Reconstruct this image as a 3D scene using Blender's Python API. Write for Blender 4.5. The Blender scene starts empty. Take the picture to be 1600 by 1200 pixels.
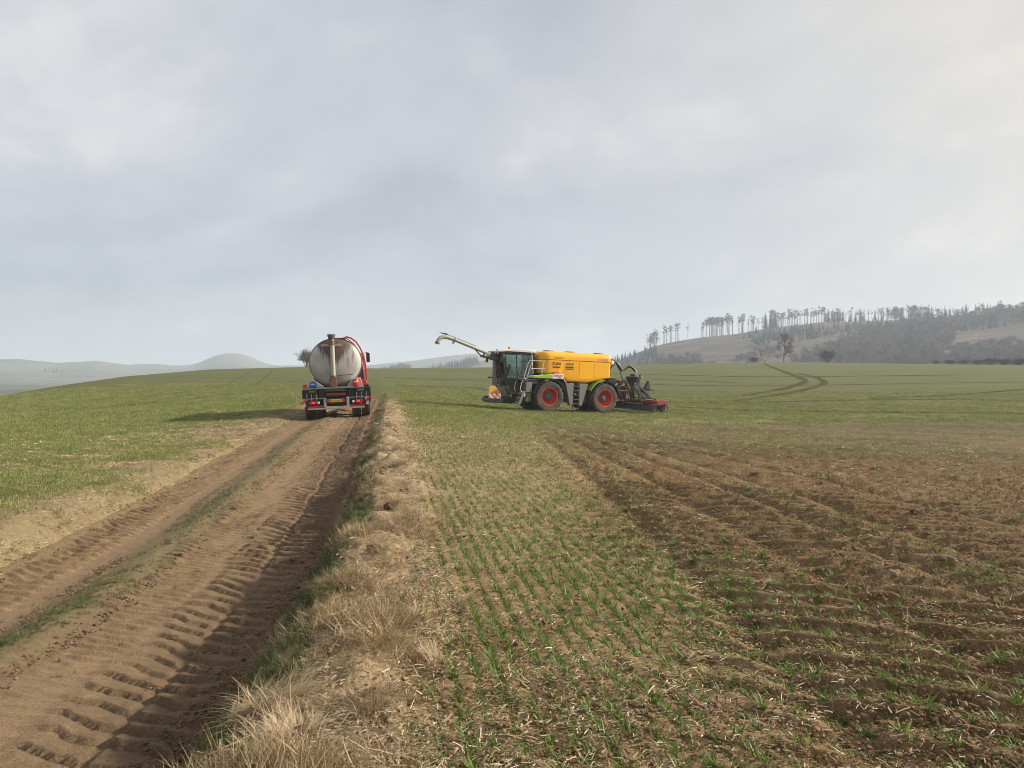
import bpy, bmesh, math, random
import numpy as np
from mathutils import Vector, Matrix

SC = bpy.context.scene
COL = SC.collection
R = math.radians
random.seed(7)
RNG = np.random.default_rng(11)

# ------------------------------------------------------------------ camera
CAM_H = 1.65
FPX = 1202.0                      # focal length in pixels of the 1600 px wide photo
cam_data = bpy.data.cameras.new('camera')
cam_data.sensor_width = 36.0
cam_data.lens = FPX / 1600.0 * 36.0
cam_data.clip_start = 0.05
cam_data.clip_end = 40000
cam = bpy.data.objects.new('camera', cam_data)
COL.objects.link(cam)
cam.location = (0, 0, CAM_H)
cam.rotation_euler = (R(90 - 0.477), 0, 0)
SC.camera = cam

# ------------------------------------------------------------------ light
SUN_EL, SUN_AZ = 27.0, 83.0       # azimuth clockwise from the view direction (+Y)
sdir = Vector((math.sin(R(SUN_AZ)) * math.cos(R(SUN_EL)), math.cos(R(SUN_AZ)) * math.cos(R(SUN_EL)), math.sin(R(SUN_EL))))
sun_data = bpy.data.lights.new('sun', 'SUN')
sun_data.energy = 5.0
sun_data.angle = R(0.9)
sun_data.color = (1.0, 0.90, 0.77)
sun = bpy.data.objects.new('sun', sun_data)
COL.objects.link(sun)
sun.rotation_euler = (-sdir).to_track_quat('-Z', 'Y').to_euler()
sun.location = (60, 0, 60)

# ------------------------------------------------------------------ world: thin overcast over a clear sky
W = bpy.data.worlds.new('World')
SC.world = W
W.use_nodes = True
nt = W.node_tree
nt.nodes.clear()


def N(tree, kind, **kw):
    n = tree.nodes.new(kind)
    for k, v in kw.items():
        setattr(n, k, v)
    return n


def math_node(tree, op, a, b=None, clamp=False):
    n = N(tree, 'ShaderNodeMath', operation=op)
    n.use_clamp = clamp
    for i, s in enumerate((a, b)):
        if s is None:
            continue
        if isinstance(s, (int, float)):
            n.inputs[i].default_value = s
        else:
            tree.links.new(s, n.inputs[i])
    return n.outputs[0]


def mix_node(tree, fac, a, b, blend='MIX'):
    n = N(tree, 'ShaderNodeMix', data_type='RGBA', blend_type=blend)
    n.clamp_factor = True
    for sock, s in ((n.inputs[0], fac), (n.inputs[6], a), (n.inputs[7], b)):
        if isinstance(s, (int, float)):
            sock.default_value = s
        elif isinstance(s, tuple):
            sock.default_value = (*s, 1.0) if len(s) == 3 else s
        else:
            tree.links.new(s, sock)
    return n.outputs[2]


def ramp_node(tree, fac, stops):
    n = N(tree, 'ShaderNodeValToRGB')
    el = n.color_ramp.elements
    while len(el) < len(stops):
        el.new(0.5)
    for e, (p, c) in zip(el, stops):
        e.position = p
        e.color = (*c, 1.0) if len(c) == 3 else c
    tree.links.new(fac, n.inputs[0])
    return n.outputs[0]


def noise_node(tree, vec, scale, detail=4.0, rough=0.55, dist=0.0):
    n = N(tree, 'ShaderNodeTexNoise')
    n.inputs['Scale'].default_value = scale
    n.inputs['Detail'].default_value = detail
    n.inputs['Roughness'].default_value = rough
    n.inputs['Distortion'].default_value = dist
    if vec is not None:
        tree.links.new(vec, n.inputs['Vector'])
    return n.outputs[0]


tc = N(nt, 'ShaderNodeTexCoord')
sep = N(nt, 'ShaderNodeSeparateXYZ')
nt.links.new(tc.outputs['Generated'], sep.inputs[0])
zc_ = math_node(nt, 'ADD', math_node(nt, 'MAXIMUM', sep.outputs[2], 0.0), 0.30)
cx_ = math_node(nt, 'DIVIDE', sep.outputs[0], zc_)
cy_ = math_node(nt, 'DIVIDE', sep.outputs[1], zc_)
cmb = N(nt, 'ShaderNodeCombineXYZ')
nt.links.new(cx_, cmb.inputs[0])
nt.links.new(cy_, cmb.inputs[1])
cmb.inputs[2].default_value = 3.35
n1 = noise_node(nt, cmb.outputs[0], 1.05, 6.0, 0.55, 0.6)
n2 = noise_node(nt, cmb.outputs[0], 2.3, 6.0, 0.55, 0.3)
cl = math_node(nt, 'ADD', math_node(nt, 'MULTIPLY', n1, 0.68), math_node(nt, 'MULTIPLY', n2, 0.32))
cloud = ramp_node(nt, cl, [(0.38, (0.345, 0.360, 0.398)), (0.47, (0.395, 0.410, 0.448)), (0.54, (0.430, 0.443, 0.472)), (0.64, (0.565, 0.560, 0.555))])
# the veil glows around the hidden sun
vs = N(nt, 'ShaderNodeVectorMath', operation='DOT_PRODUCT')
nt.links.new(tc.outputs['Generated'], vs.inputs[0])
vs.inputs[1].default_value = sdir
dt = math_node(nt, 'MAXIMUM', vs.outputs['Value'], 0.0)
glow = math_node(nt, 'POWER', dt, 2.2)
cloud = mix_node(nt, math_node(nt, 'MULTIPLY', glow, 0.95, True), cloud, (0.64, 0.56, 0.43))
sky = N(nt, 'ShaderNodeTexSky')
sky.sky_type = 'NISHITA'
sky.sun_disc = False
sky.sun_elevation = R(SUN_EL)
sky.sun_rotation = R(SUN_AZ)
skyc = N(nt, 'ShaderNodeVectorMath', operation='SCALE')
nt.links.new(sky.outputs[0], skyc.inputs[0])
skyc.inputs['Scale'].default_value = 0.08
cover = math_node(nt, 'ADD', math_node(nt, 'MULTIPLY', n1, 0.5), 0.62, True)
final = mix_node(nt, cover, skyc.outputs[0], cloud)
bg = N(nt, 'ShaderNodeBackground')
bg.inputs['Strength'].default_value = 1.0
nt.links.new(final, bg.inputs['Color'])
wo = N(nt, 'ShaderNodeOutputWorld')
nt.links.new(bg.outputs[0], wo.inputs[0])

SC.view_settings.view_transform = 'Standard'
SC.view_settings.look = 'None'
SC.view_settings.gamma = 1.0
SC.view_settings.exposure = 0.58
SC.view_settings.use_curve_mapping = False
SC.render.engine = 'CYCLES'
cy = SC.cycles
cy.use_denoising = True
cy.max_bounces = 6
cy.diffuse_bounces = 3
cy.glossy_bounces = 3
cy.transmission_bounces = 6
cy.transparent_max_bounces = 12
cy.volume_bounces = 1
cy.use_adaptive_sampling = True
cy.adaptive_threshold = 0.01
cy.filter_width = 1.0
cy.caustics_reflective = False
cy.caustics_refractive = False

# ------------------------------------------------------------------ materials


def new_mat(name):
    m = bpy.data.materials.new(name)
    m.use_nodes = True
    t = m.node_tree
    t.nodes.clear()
    out = N(t, 'ShaderNodeOutputMaterial')
    p = N(t, 'ShaderNodeBsdfPrincipled')
    t.links.new(p.outputs[0], out.inputs[0])
    return m, t, p, out


def bump(t, p, height, strength=0.3, dist=0.02):
    b = N(t, 'ShaderNodeBump')
    b.inputs['Strength'].default_value = strength
    b.inputs['Distance'].default_value = dist
    t.links.new(height, b.inputs['Height'])
    t.links.new(b.outputs[0], p.inputs['Normal'])


def paint(name, col, rough=0.45, metal=0.0, dirt=0.35, dirt_col=(0.20, 0.155, 0.11), scale=2.5, low=None, spec=0.4):
    """painted or rubber surface: base colour with blotchy dust, more of it low on the thing (mud spray up to height `low`)"""
    m, t, p, out = new_mat(name)
    tcn = N(t, 'ShaderNodeTexCoord')
    a = noise_node(t, tcn.outputs['Object'], scale, 6.0, 0.65)
    b = noise_node(t, tcn.outputs['Object'], scale * 7, 4.0, 0.6)
    f = math_node(t, 'MULTIPLY', math_node(t, 'SUBTRACT', math_node(t, 'ADD', a, math_node(t, 'MULTIPLY', b, 0.35)), 0.52), 2.6 * dirt, True)
    if low is not None:
        s = N(t, 'ShaderNodeSeparateXYZ')
        t.links.new(tcn.outputs['Object'], s.inputs[0])
        g = math_node(t, 'MULTIPLY', math_node(t, 'SUBTRACT', low, s.outputs[2]), 0.9, True)
        f = math_node(t, 'ADD', f, math_node(t, 'MULTIPLY', g, math_node(t, 'ADD', a, 0.25)), True)
    c = mix_node(t, f, col, dirt_col)
    c = mix_node(t, 0.25, c, mix_node(t, b, tuple(x * 0.75 for x in col), tuple(min(1, x * 1.15) for x in col)))
    t.links.new(c, p.inputs['Base Color'])
    rr = math_node(t, 'ADD', math_node(t, 'MULTIPLY', f, 0.4), rough, True)
    t.links.new(rr, p.inputs['Roughness'])
    p.inputs['Metallic'].default_value = metal
    p.inputs['Specular IOR Level'].default_value = spec
    return m


# ------------------------------------------------------------------ numpy noise


def _hash(ix, iy, seed):
    h = (ix.astype(np.int64) * 374761393 + iy.astype(np.int64) * 668265263 + seed * 974634777) & 0xFFFFFFFF
    h = ((h ^ (h >> 13)) * 1274126177) & 0xFFFFFFFF
    h = h ^ (h >> 16)
    return (h & 0xFFFF) / 65535.0


def vnoise(x, y, seed=0):
    x = np.asarray(x, float)
    y = np.asarray(y, float)
    ix = np.floor(x)
    iy = np.floor(y)
    fx = x - ix
    fy = y - iy
    fx = fx * fx * fx * (fx * (fx * 6 - 15) + 10)
    fy = fy * fy * fy * (fy * (fy * 6 - 15) + 10)
    a = _hash(ix, iy, seed)
    b = _hash(ix + 1, iy, seed)
    c = _hash(ix, iy + 1, seed)
    d = _hash(ix + 1, iy + 1, seed)
    return (a + (b - a) * fx) * (1 - fy) + (c + (d - c) * fx) * fy      # 0..1


def fbm(x, y, oct=4, seed=0, gain=0.5):
    s = 0.0
    a = 1.0
    n = 0.0
    for i in range(oct):
        s = s + a * vnoise(x * 2 ** i + 17.3 * i, y * 2 ** i - 9.1 * i, seed + i)
        n += a
        a *= gain
    return s / n


def sstep(a, b, x):
    t = np.clip((np.asarray(x, float) - a) / (b - a), 0, 1)
    return t * t * (3 - 2 * t)


# ------------------------------------------------------------------ object helpers


def props(o, label=None, cat=None, group=None, kind=None):
    if label:
        o['label'] = label
    if cat:
        o['category'] = cat
    if group:
        o['group'] = group
    if kind:
        o['kind'] = kind
    return o


def empty(name, loc=(0, 0, 0), rot=(0, 0, 0)):
    o = bpy.data.objects.new(name, None)
    COL.objects.link(o)
    o.location = loc
    o.rotation_euler = rot
    o.empty_display_size = 0.2
    return o


def np_mesh(name, verts, faces, smooth=True):
    """fast mesh from a vertex array and an (n,3) or (n,4) face array"""
    me = bpy.data.meshes.new(name)
    verts = np.asarray(verts, np.float32)
    faces = np.asarray(faces, np.int32)
    k = faces.shape[1]
    me.vertices.add(len(verts))
    me.vertices.foreach_set('co', verts.ravel())
    me.loops.add(faces.size)
    me.loops.foreach_set('vertex_index', faces.ravel())
    me.polygons.add(len(faces))
    me.polygons.foreach_set('loop_start', np.arange(0, faces.size, k, dtype=np.int32))
    me.polygons.foreach_set('loop_total', np.full(len(faces), k, np.int32))
    if smooth:
        me.polygons.foreach_set('use_smooth', np.ones(len(faces), bool))
    me.update(calc_edges=True)
    return me


def set_attr(me, name, arr):
    a = me.attributes.new(name, 'FLOAT', 'POINT')
    a.data.foreach_set('value', np.asarray(arr, np.float32).ravel())


def link(name, me, mat=None, parent=None):
    o = bpy.data.objects.new(name, me)
    COL.objects.link(o)
    if mat is not None:
        me.materials.append(mat)
    if parent is not None:
        o.parent = parent
    return o


class MB:
    """collects boxes, bars, tubes and lathed bodies; build() links them as one mesh"""

    def __init__(s):
        s.v = []
        s.f = []

    def add(s, vs, fs):
        o = len(s.v)
        s.v += [tuple(v) for v in vs]
        s.f += [tuple(i + o for i in f) for f in fs]
        return s

    def box(s, c, d, rot=None):
        hx, hy, hz = d[0] / 2, d[1] / 2, d[2] / 2
        vs = [Vector((x, y, z)) for x in (-hx, hx) for y in (-hy, hy) for z in (-hz, hz)]
        if rot is not None:
            m = Matrix.Rotation(rot[2], 3, 'Z') @ Matrix.Rotation(rot[1], 3, 'Y') @ Matrix.Rotation(rot[0], 3, 'X')
            vs = [m @ v for v in vs]
        vs = [v + Vector(c) for v in vs]
        return s.add(vs, [(0, 1, 3, 2), (4, 6, 7, 5), (0, 4, 5, 1), (2, 3, 7, 6), (0, 2, 6, 4), (1, 5, 7, 3)])

    def b2(s, x0, x1, y0, y1, z0, z1):
        return s.box(((x0 + x1) / 2, (y0 + y1) / 2, (z0 + z1) / 2), (abs(x1 - x0), abs(y1 - y0), abs(z1 - z0)))

    def prism(s, poly, plane, a, b):
        """extrude a 2-D polygon: plane 'xz' extrudes along y from a to b, and so on"""
        n = len(poly)

        def P(u, w, t):
            return {'xz': (u, t, w), 'yz': (t, u, w), 'xy': (u, w, t)}[plane]
        vs = [P(u, w, a) for u, w in poly] + [P(u, w, b) for u, w in poly]
        fs = [tuple(range(n)), tuple(range(2 * n - 1, n - 1, -1))]
        fs += [(i, i + n, (i + 1) % n + n, (i + 1) % n) for i in range(n)]
        return s.add(vs, fs)

    def tube(s, pts, r, n=8, caps=True):
        pts = [Vector(p) for p in pts]
        rs = r if isinstance(r, (list, tuple)) else [r] * len(pts)
        rings = []
        up = None
        for i, p in enumerate(pts):
            if i == 0:
                d = pts[1] - p
            elif i == len(pts) - 1:
                d = p - pts[i - 1]
            else:
                d = (pts[i + 1] - p).normalized() + (p - pts[i - 1]).normalized()
            d = d.normalized()
            if up is None:
                up = d.orthogonal().normalized()
            else:
                up = (up - d * up.dot(d))
                up = up.normalized() if up.length > 1e-5 else d.orthogonal().normalized()
            w = d.cross(up)
            rings.append([p + (up * math.cos(2 * math.pi * k / n) + w * math.sin(2 * math.pi * k / n)) * rs[i] for k in range(n)])
        vs = [v for ring in rings for v in ring]
        fs = []
        for i in range(len(pts) - 1):
            for k in range(n):
                a, b = i * n + k, i * n + (k + 1) % n
                fs.append((a, b, b + n, a + n))
        if caps:
            fs.append(tuple(range(n - 1, -1, -1)))
            fs.append(tuple((len(pts) - 1) * n + k for k in range(n)))
        return s.add(vs, fs)

    def cyl(s, p0, p1, r0, r1=None, n=16):
        return s.tube([p0, p1], [r0, r0 if r1 is None else r1], n)

    def lathe(s, prof, c, axis='y', n=32):
        """prof: list of (radius, height along axis)"""
        vs = []
        for r, h in prof:
            for k in range(n):
                a = 2 * math.pi * k / n
                u, w = r * math.cos(a), r * math.sin(a)
                vs.append({'y': (c[0] + u, c[1] + h, c[2] + w), 'z': (c[0] + u, c[1] + w, c[2] + h), 'x': (c[0] + h, c[1] + u, c[2] + w)}[axis])
        fs = []
        for i in range(len(prof) - 1):
            for k in range(n):
                a, b = i * n + k, i * n + (k + 1) % n
                fs.append((a, b, b + n, a + n))
        if prof[0][0] > 1e-6:
            fs.append(tuple(range(n - 1, -1, -1)))
        if prof[-1][0] > 1e-6:
            fs.append(tuple((len(prof) - 1) * n + k for k in range(n)))
        return s.add(vs, fs)

    def mesh(s, name, sharp=32):
        me = bpy.data.meshes.new(name)
        me.from_pydata(s.v, [], s.f)
        bm = bmesh.new()
        bm.from_mesh(me)
        bmesh.ops.recalc_face_normals(bm, faces=bm.faces)
        bm.to_mesh(me)
        bm.free()
        for p in me.polygons:
            p.use_smooth = True
        me.set_sharp_from_angle(angle=R(sharp))
        return me

    def build(s, name, mat, parent=None, bevel=0.0, sharp=32):
        o = link(name, s.mesh(name, sharp), mat, parent)
        if bevel:
            b = o.modifiers.new('bevel', 'BEVEL')
            b.width = bevel
            b.segments = 2
            b.limit_method = 'ANGLE'
            b.angle_limit = R(40)
        return o


def text_mesh(name, body, size, mat, parent, loc, rot, extrude=0.004, align='CENTER'):
    cu = bpy.data.curves.new(name, 'FONT')
    cu.body = body
    cu.size = size
    cu.align_x = align
    cu.align_y = 'CENTER'
    cu.extrude = extrude
    tmp = bpy.data.objects.new(name, cu)
    COL.objects.link(tmp)
    bpy.context.view_layer.update()
    me = bpy.data.meshes.new_from_object(tmp.evaluated_get(bpy.context.evaluated_depsgraph_get()))
    bpy.data.objects.remove(tmp)
    me.name = name
    o = link(name, me, None, parent)
    me.materials.clear()
    me.materials.append(mat)
    o.location = loc
    o.rotation_euler = rot
    return o
# ------------------------------------------------------------------ terrain
T_PX = np.array([-900, -400, 0, 100, 200, 330, 470, 600, 760, 1000, 1160, 1250, 1400, 1600, 2200.])
T_YC = np.array([650, 640, 614, 600, 588, 578, 574, 576, 574, 570, 567.5, 567.5, 570.5, 574, 580.])
T_DC = np.array([90, 90, 110, 130, 150, 180, 205, 220, 240, 270, 300, 300, 280, 260, 240.])


def to_px(x, y):
    az = np.arctan2(x, y)
    az = np.clip(az, -1.0, 1.0)
    return 800 + FPX * np.tan(az)


def z_of(py, d):
    return CAM_H - (py - 590.0) * d / FPX


def track_right(y):
    """x of the right hand edge of the dirt track"""
    return np.interp(y, [-6, 3, 4.5, 7.5, 10.5, 14.5, 20, 29.5, 45, 90, 260], [-1.62, -1.66, -1.74, -2.02, -2.42, -3.02, -3.88, -5.38, -7.85, -15.2, -43.])


def near_z(x, y):
    v = x - track_right(y)
    ramp = sstep(3, 34, y)
    right = -1.12 * np.tanh(np.maximum(v, 0) / 12.0)
    left = -0.50 * np.tanh(np.maximum(-v, 0) / 9.0)
    return ramp * (0.31 + right + left)


RH_PX = np.array([900, 960, 1000, 1025, 1067, 1100, 1150, 1200, 1280, 1400, 1500, 1600, 1800, 2400.])
RH_Y = np.array([600, 568, 551, 542, 534, 529, 525, 517, 510, 510, 508, 506, 502, 500.])


def far_z(px, d):
    valley = np.interp(px, [-500, 0, 300, 600, 900, 1600], [-15, -13, -15, -17, -15, -12.])
    z = valley
    zr = z_of(np.interp(px, RH_PX, RH_Y), 880.0)
    rise = np.clip((d - 390) / (870.0 - 390), 0, 1)
    rise = rise * 0.75 + 0.25 * rise * rise * (3 - 2 * rise)
    hill = valley + (zr - valley) * rise * (1 - 0.35 * sstep(920, 2400, d))
    z = np.maximum(z, np.where(zr > valley, hill, valley))

    def ridge(z, pxs, ys, dr, w):
        h = z_of(np.interp(px, pxs, ys), dr)
        g = np.exp(-((d - dr) / w) ** 2)
        return np.maximum(z, valley + (h - valley) * g)
    z = ridge(z, [-900, -100, 0, 60, 130, 170, 240], [578, 580, 582, 581, 584, 588, 602], 2100, 600)
    z = ridge(z, [540, 590, 640, 700, 760, 830, 900, 960, 1040], [600, 590, 580, 570, 563, 562, 566, 575, 610], 1250, 380)
    z = ridge(z, [-900, -200, 30, 90, 150, 210, 300, 420, 520, 560, 640, 700, 740, 800, 900, 1100], [570, 572, 566, 571, 568, 574, 576, 573, 577, 574, 565, 557, 553, 557, 566, 590], 2300, 700)
    dome = 578 - 22 * np.exp(-(np.abs(px - 362) / 50.0) ** 2.4) - 5 * np.exp(-((px - 470) / 40.0) ** 2) - 7 * np.exp(-((px - 230) / 60.0) ** 2)
    h = z_of(dome, 2350.0)
    z = np.maximum(z, valley + (h - valley) * np.exp(-((d - 2350) / 600.0) ** 2))
    return z


def base_z(x, y):
    x = np.asarray(x, float)
    y = np.asarray(y, float)
    d = np.hypot(x, y)
    px = to_px(x, y)
    Dc = np.interp(px, T_PX, T_DC)
    zc = z_of(np.interp(px, T_PX, T_YC), Dc)
    s = (zc - CAM_H) / Dc
    d0 = 36.0
    span = Dc - d0
    u = np.clip((d - d0) / span, 0, 1)
    herm = zc * (3 * u ** 2 - 2 * u ** 3) + s * span * (u ** 3 - u ** 2)
    over = np.maximum(d - Dc, 0)
    herm = herm + s * over - over ** 2 / 900.0
    z = near_z(x, y) * (1 - sstep(0.0, 0.9, u)) + herm
    far = far_z(px, d)
    t = sstep(Dc + 15, Dc + 120, d)
    z = z * (1 - t) + far * t
    back = sstep(math.radians(75), math.radians(140), np.abs(np.arctan2(x, y)))
    return z * (1 - back) + np.minimum(near_z(x, y), 0) * back


def track_dep(y):
    return (0.13 + 0.20 * (1 - sstep(5, 24, y))) * (1 - sstep(40, 52, y))


def track_prof(v):
    return sstep(0.55, -0.02, v) * sstep(-3.7, -2.75, v)


def band_w(x, y):
    """lanes of the machine's passes: they run away from the camera and fan out to the right"""
    yy = np.clip(y, 2.5, 40)
    return (x - (1.75 - 0.0375 * yy)) / (1.5 - 0.025 * yy)


def churned(x, y):
    """0..1, where the wide wheels and injector have torn the young crop open"""
    n = fbm(x * 0.5, y * 0.35, 3, 31)
    w = band_w(x, y)
    m = sstep(-0.75, 0.70, w - 0.20 * sstep(9, 4, y) + (n - 0.5) * 0.9)
    m = m * sstep(37.5, 31.0, y + (n - 0.5) * 8 - 0.55 * np.clip(x - 4, 0, 14))
    return m * sstep(0.0, 2.0, y)


def strip_bands(x, y):
    """lengthwise lanes of torn and untorn ground inside the churned area"""
    w = band_w(x, y) + 0.25 * (fbm(x * 0.8, y * 0.3, 2, 55) - 0.5)
    lane = np.interp(w, [-0.6, -0.25, 0.0, 0.25, 0.6, 0.8, 1.5, 1.65, 2.0, 2.2, 3.2, 3.4, 3.8, 4.1, 5.2, 5.5, 6.5, 9.0],
                     [0.0, 0.1, 0.75, 0.45, 0.5, 1.0, 0.95, 0.25, 0.2, 1.0, 1.0, 0.55, 0.55, 1.0, 0.9, 0.5, 0.9, 0.8])
    far_lane = vnoise(w * 0.35, y * 0.55, 57)
    lane = lane * (1 - sstep(18, 24, y)) + sstep(18, 24, y) * (0.25 + 0.75 * sstep(0.35, 0.65, far_lane))
    return np.clip(lane + 0.7 * (fbm(x * 1.6, y * 1.2, 3, 54) - 0.5), 0, 1)


def rib_phase(x, y):
    """cross ribs pressed by the tyre lugs, oblique near the crop edge and square across further right"""
    e = np.maximum(x - 1.2, 0)
    return y + 0.15 * x + 0.85 * (1 - np.exp(-e / 1.5)) + 0.16 * (fbm(x * 1.0, y * 1.0, 3, 61) - 0.5)


def field_z(x, y):
    """the field sheet, with clods, ridges, verge and the bed of the track"""
    x = np.asarray(x, float)
    y = np.asarray(y, float)
    d = np.hypot(x, y)
    z = base_z(x, y)
    v = x - track_right(y)
    pr = track_prof(v)
    z = z - track_dep(y) * pr
    inside = sstep(0.10, -0.15, v) * sstep(-3.15, -2.85, v) * sstep(55, 50, y)
    z = z - 0.09 * inside
    near = sstep(70, 25, d)
    fine = sstep(16, 8, d)
    # crumbs of the seed bed
    z = z + near * (0.045 * (fbm(x * 2.1, y * 2.1, 4, 5, 0.6) - 0.5)) + fine * 0.030 * (fbm(x * 13, y * 13, 3, 8, 0.65) - 0.5)
    # raised, lumpy verge on the right of the track
    vg = sstep(0.15, 0.5, v) * sstep(1.45, 0.85, v)
    z = z + near * vg * (0.05 + 0.34 * (fbm(x * 2.3, y * 1.9, 3, 21) - 0.42))
    # torn ground: slots from the injector tines along the flow, clods between
    ch = churned(x, y) * near
    ph = (rib_phase(x, y) / 0.33) % 1.0
    amp = 0.72 + 0.45 * sstep(0.35, 0.6, fbm(x * 0.9, y * 0.9, 2, 71))
    z = z + np.sqrt(ch) * (0.155 * amp * (sstep(0.0, 0.16, ph) * (1 - ph) ** 0.7 - 0.35) * sstep(30, 16, d))
    bd = strip_bands(x, y)
    z = z + ch * bd * (0.05 * (fbm(x * 3.3, y * 3.3, 3, 81, 0.6) - 0.5) - 0.02)
    w = band_w(x, y)
    for wc, dp in ((0.0, 0.05), (0.78, 0.05), (1.55, 0.05), (2.15, 0.06), (3.3, 0.05), (5.3, 0.05)):
        z = z - near * sstep(36, 28, y) * dp * np.exp(-((w + 0.06 * (fbm(x * 1.2, y * 0.6, 2, 83) - 0.5) - wc) / 0.10) ** 2) * sstep(-0.5, 0.2, ch)
    # seed rows are faint hollows
    r = x + 0.166 * y
    z = z - fine * (1 - ch) * sstep(1.0, 1.4, v) * 0.012 * sstep(0.3, 0.95, np.cos(2 * np.pi * r / 0.125))
    return z


def track_z(x, y, relief=True):
    v = x - track_right(y)
    z = base_z(x, y) - track_dep(y) * track_prof(v)
    # hump between the ruts, ruts themselves
    z = z + 0.075 * np.exp(-((v + 1.68) / 0.26) ** 2) - 0.05 * np.exp(-((v + 0.50) / 0.42) ** 2) - 0.045 * np.exp(-((v + 2.45) / 0.38) ** 2)
    z = z + 0.05 * (fbm(x * 0.9, y * 0.5, 3, 91) - 0.5)
    if not relief:
        return z
    n = fbm(x * 3.0, y * 1.2, 3, 95)
    wob = 0.9 * (fbm(x * 1.1, y * 0.9, 2, 96) - 0.5) + 0.55 * (fbm(x * 5.0, y * 4.0, 3, 99) - 0.5)
    brk = 0.60 + 0.40 * sstep(0.30, 0.55, fbm(x * 3.0 + 7, y * 2.6, 3, 100))
    s = y * 1.014
    # fresh wide chevrons beside the right bank: two staggered columns of curved bars
    mid_ = 0.48 + 0.16 * (fbm(x * 2.2, y * 1.7, 3, 94) - 0.5)
    dl = np.clip((-v - mid_) / 0.46, -0.3, 1.3)
    dr = np.clip((-v) / mid_, -0.3, 1.3)
    phL = s / 0.205 + 0.85 * np.maximum(1 - dl, 0) ** 1.6 - 0.2 + wob
    phR = s / 0.205 + 0.5 - 0.9 * np.maximum(dr, 0) ** 1.5 + wob
    def bar(ph, wd=0.30, soft=0.07):
        f = np.abs((ph % 1.0) - 0.5)
        return sstep(wd, wd - soft * 2, f)
    def scallop(ph):
        f = ph % 1.0
        return sstep(0.0, 0.07, f) * (1 - f) ** 0.6
    mL = sstep(0.0, 0.12, dl) * sstep(1.15, 0.75, dl + 0.3 * (n - 0.5))
    mR = sstep(0.02, 0.2, dr) * sstep(1.02, 0.9, dr)
    live = 0.75 + 0.35 * sstep(0.32, 0.55, fbm(x * 0.6, y * 0.25, 2, 97))
    rel = 0.052 * live * brk * (mL * scallop(phL) + 1.35 * mR * scallop(phR))
    # older, finer bars in the middle band and the left rut
    mM = sstep(0.90, 1.0, -v) * sstep(1.55, 1.35, -v) * (0.25 + 0.75 * sstep(0.35, 0.6, n))
    rel = rel + 0.032 * brk * mM * bar(s / 0.115 + 1.6 * v + 1.6 * wob, 0.24, 0.10)
    e = -v
    mE = sstep(1.33, 1.42, e) * sstep(1.62, 1.5, e) * sstep(0.4, 0.58, n)
    rel = rel + 0.042 * brk * mE * bar(s / 0.15 + 0.8 * v + wob, 0.32, 0.12)
    mF = sstep(2.38, 2.48, e) * sstep(2.98, 2.85, e)
    rel = rel + 0.042 * brk * mF * (0.4 + 0.6 * sstep(0.35, 0.55, n)) * bar(s / 0.17 - 1.9 * np.abs(e - 2.66) - 0.4 * e + wob, 0.30, 0.11)
    mG = sstep(2.0, 2.06, e) * sstep(2.22, 2.12, e) * sstep(0.4, 0.6, n)
    rel = rel + 0.022 * mG * bar(s / 0.14, 0.32, 0.12)
    # crumbled bank foot and general roughness
    rough = 0.55 + 2.6 * sstep(0.30, 0.0, e) + 1.2 * mE + 0.8 * mG
    rel = rel + rough * 0.022 * (fbm(x * 9, y * 9, 4, 98, 0.65) - 0.5)
    return z + rel


# ---- the field sheet (to the far side of the crest) and the hills beyond share one polar lattice
az = np.concatenate([np.radians(np.arange(-180, -56, 4.0)), np.radians(np.arange(-56, 56, 0.2)), np.radians(np.arange(56, 180, 4.0))])
rings = np.concatenate([[0.25, 0.6, 1.0, 1.5, 2.0, 2.4], np.arange(2.7, 6.5, 0.016), np.arange(6.5, 12, 0.034), np.arange(12, 26, 0.08),
                        np.arange(26, 62, 0.3), np.arange(62, 420, 3.0)])
rings2 = np.concatenate([np.arange(419, 1000, 9.0), np.arange(1000, 2000, 40.0), np.arange(2000, 9001, 140.0)])


def lattice(rr, aa):
    X = np.outer(rr, np.sin(aa))
    Y = np.outer(rr, np.cos(aa))
    nr, na = len(rr), len(aa)
    i = np.arange(nr - 1)[:, None] * na
    j = np.arange(na)[None, :]
    j2 = (j + 1) % na
    f = np.stack([i + j, i + j2, i + na + j2, i + na + j], -1).reshape(-1, 4)
    return X, Y, f


X, Y, F4 = lattice(rings, az)
Z = field_z(X, Y)
vv = X - track_right(Y)
dd = np.hypot(X, Y)
me = np_mesh('field', np.stack([X, Y, Z], -1).reshape(-1, 3), F4)
ch = churned(X, Y)
bands = strip_bands(X, Y)
set_attr(me, 'soil', ch * (0.30 + 0.70 * bands))
set_attr(me, 'wet', ch * sstep(13, 22, Y) * (0.35 + 0.65 * bands))
nv = fbm(X * 0.7, Y * 0.7, 3, 41)
right_v = sstep(0.15, 0.42, vv) * sstep(1.6, 0.95, vv + (nv - 0.5) * 0.9) * sstep(52, 36, Y)
left_v = sstep(-2.75, -3.05, vv) * sstep(-5.6, -3.3, vv + (nv - 0.5) * 2.2) * 0.62 * sstep(90, 40, dd)
set_attr(me, 'straw', np.maximum(right_v, left_v))
bare = sstep(0.25, -0.2, vv) * sstep(-3.2, -2.9, vv) * sstep(55, 47, Y)
set_attr(me, 'bank', bare)
cover = np.where(vv > 0, 0.85 * sstep(12, 46, dd) + 0.15 * sstep(45, 80, dd), 0.55 + 0.45 * sstep(10, 40, dd))
set_attr(me, 'cover', cover)
set_attr(me, 'stubble', sstep(1.0, 1.6, vv) * (1 - 0.8 * ch) * sstep(60, 30, dd) * (0.35 + 0.65 * sstep(3, 11, dd)))

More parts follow.
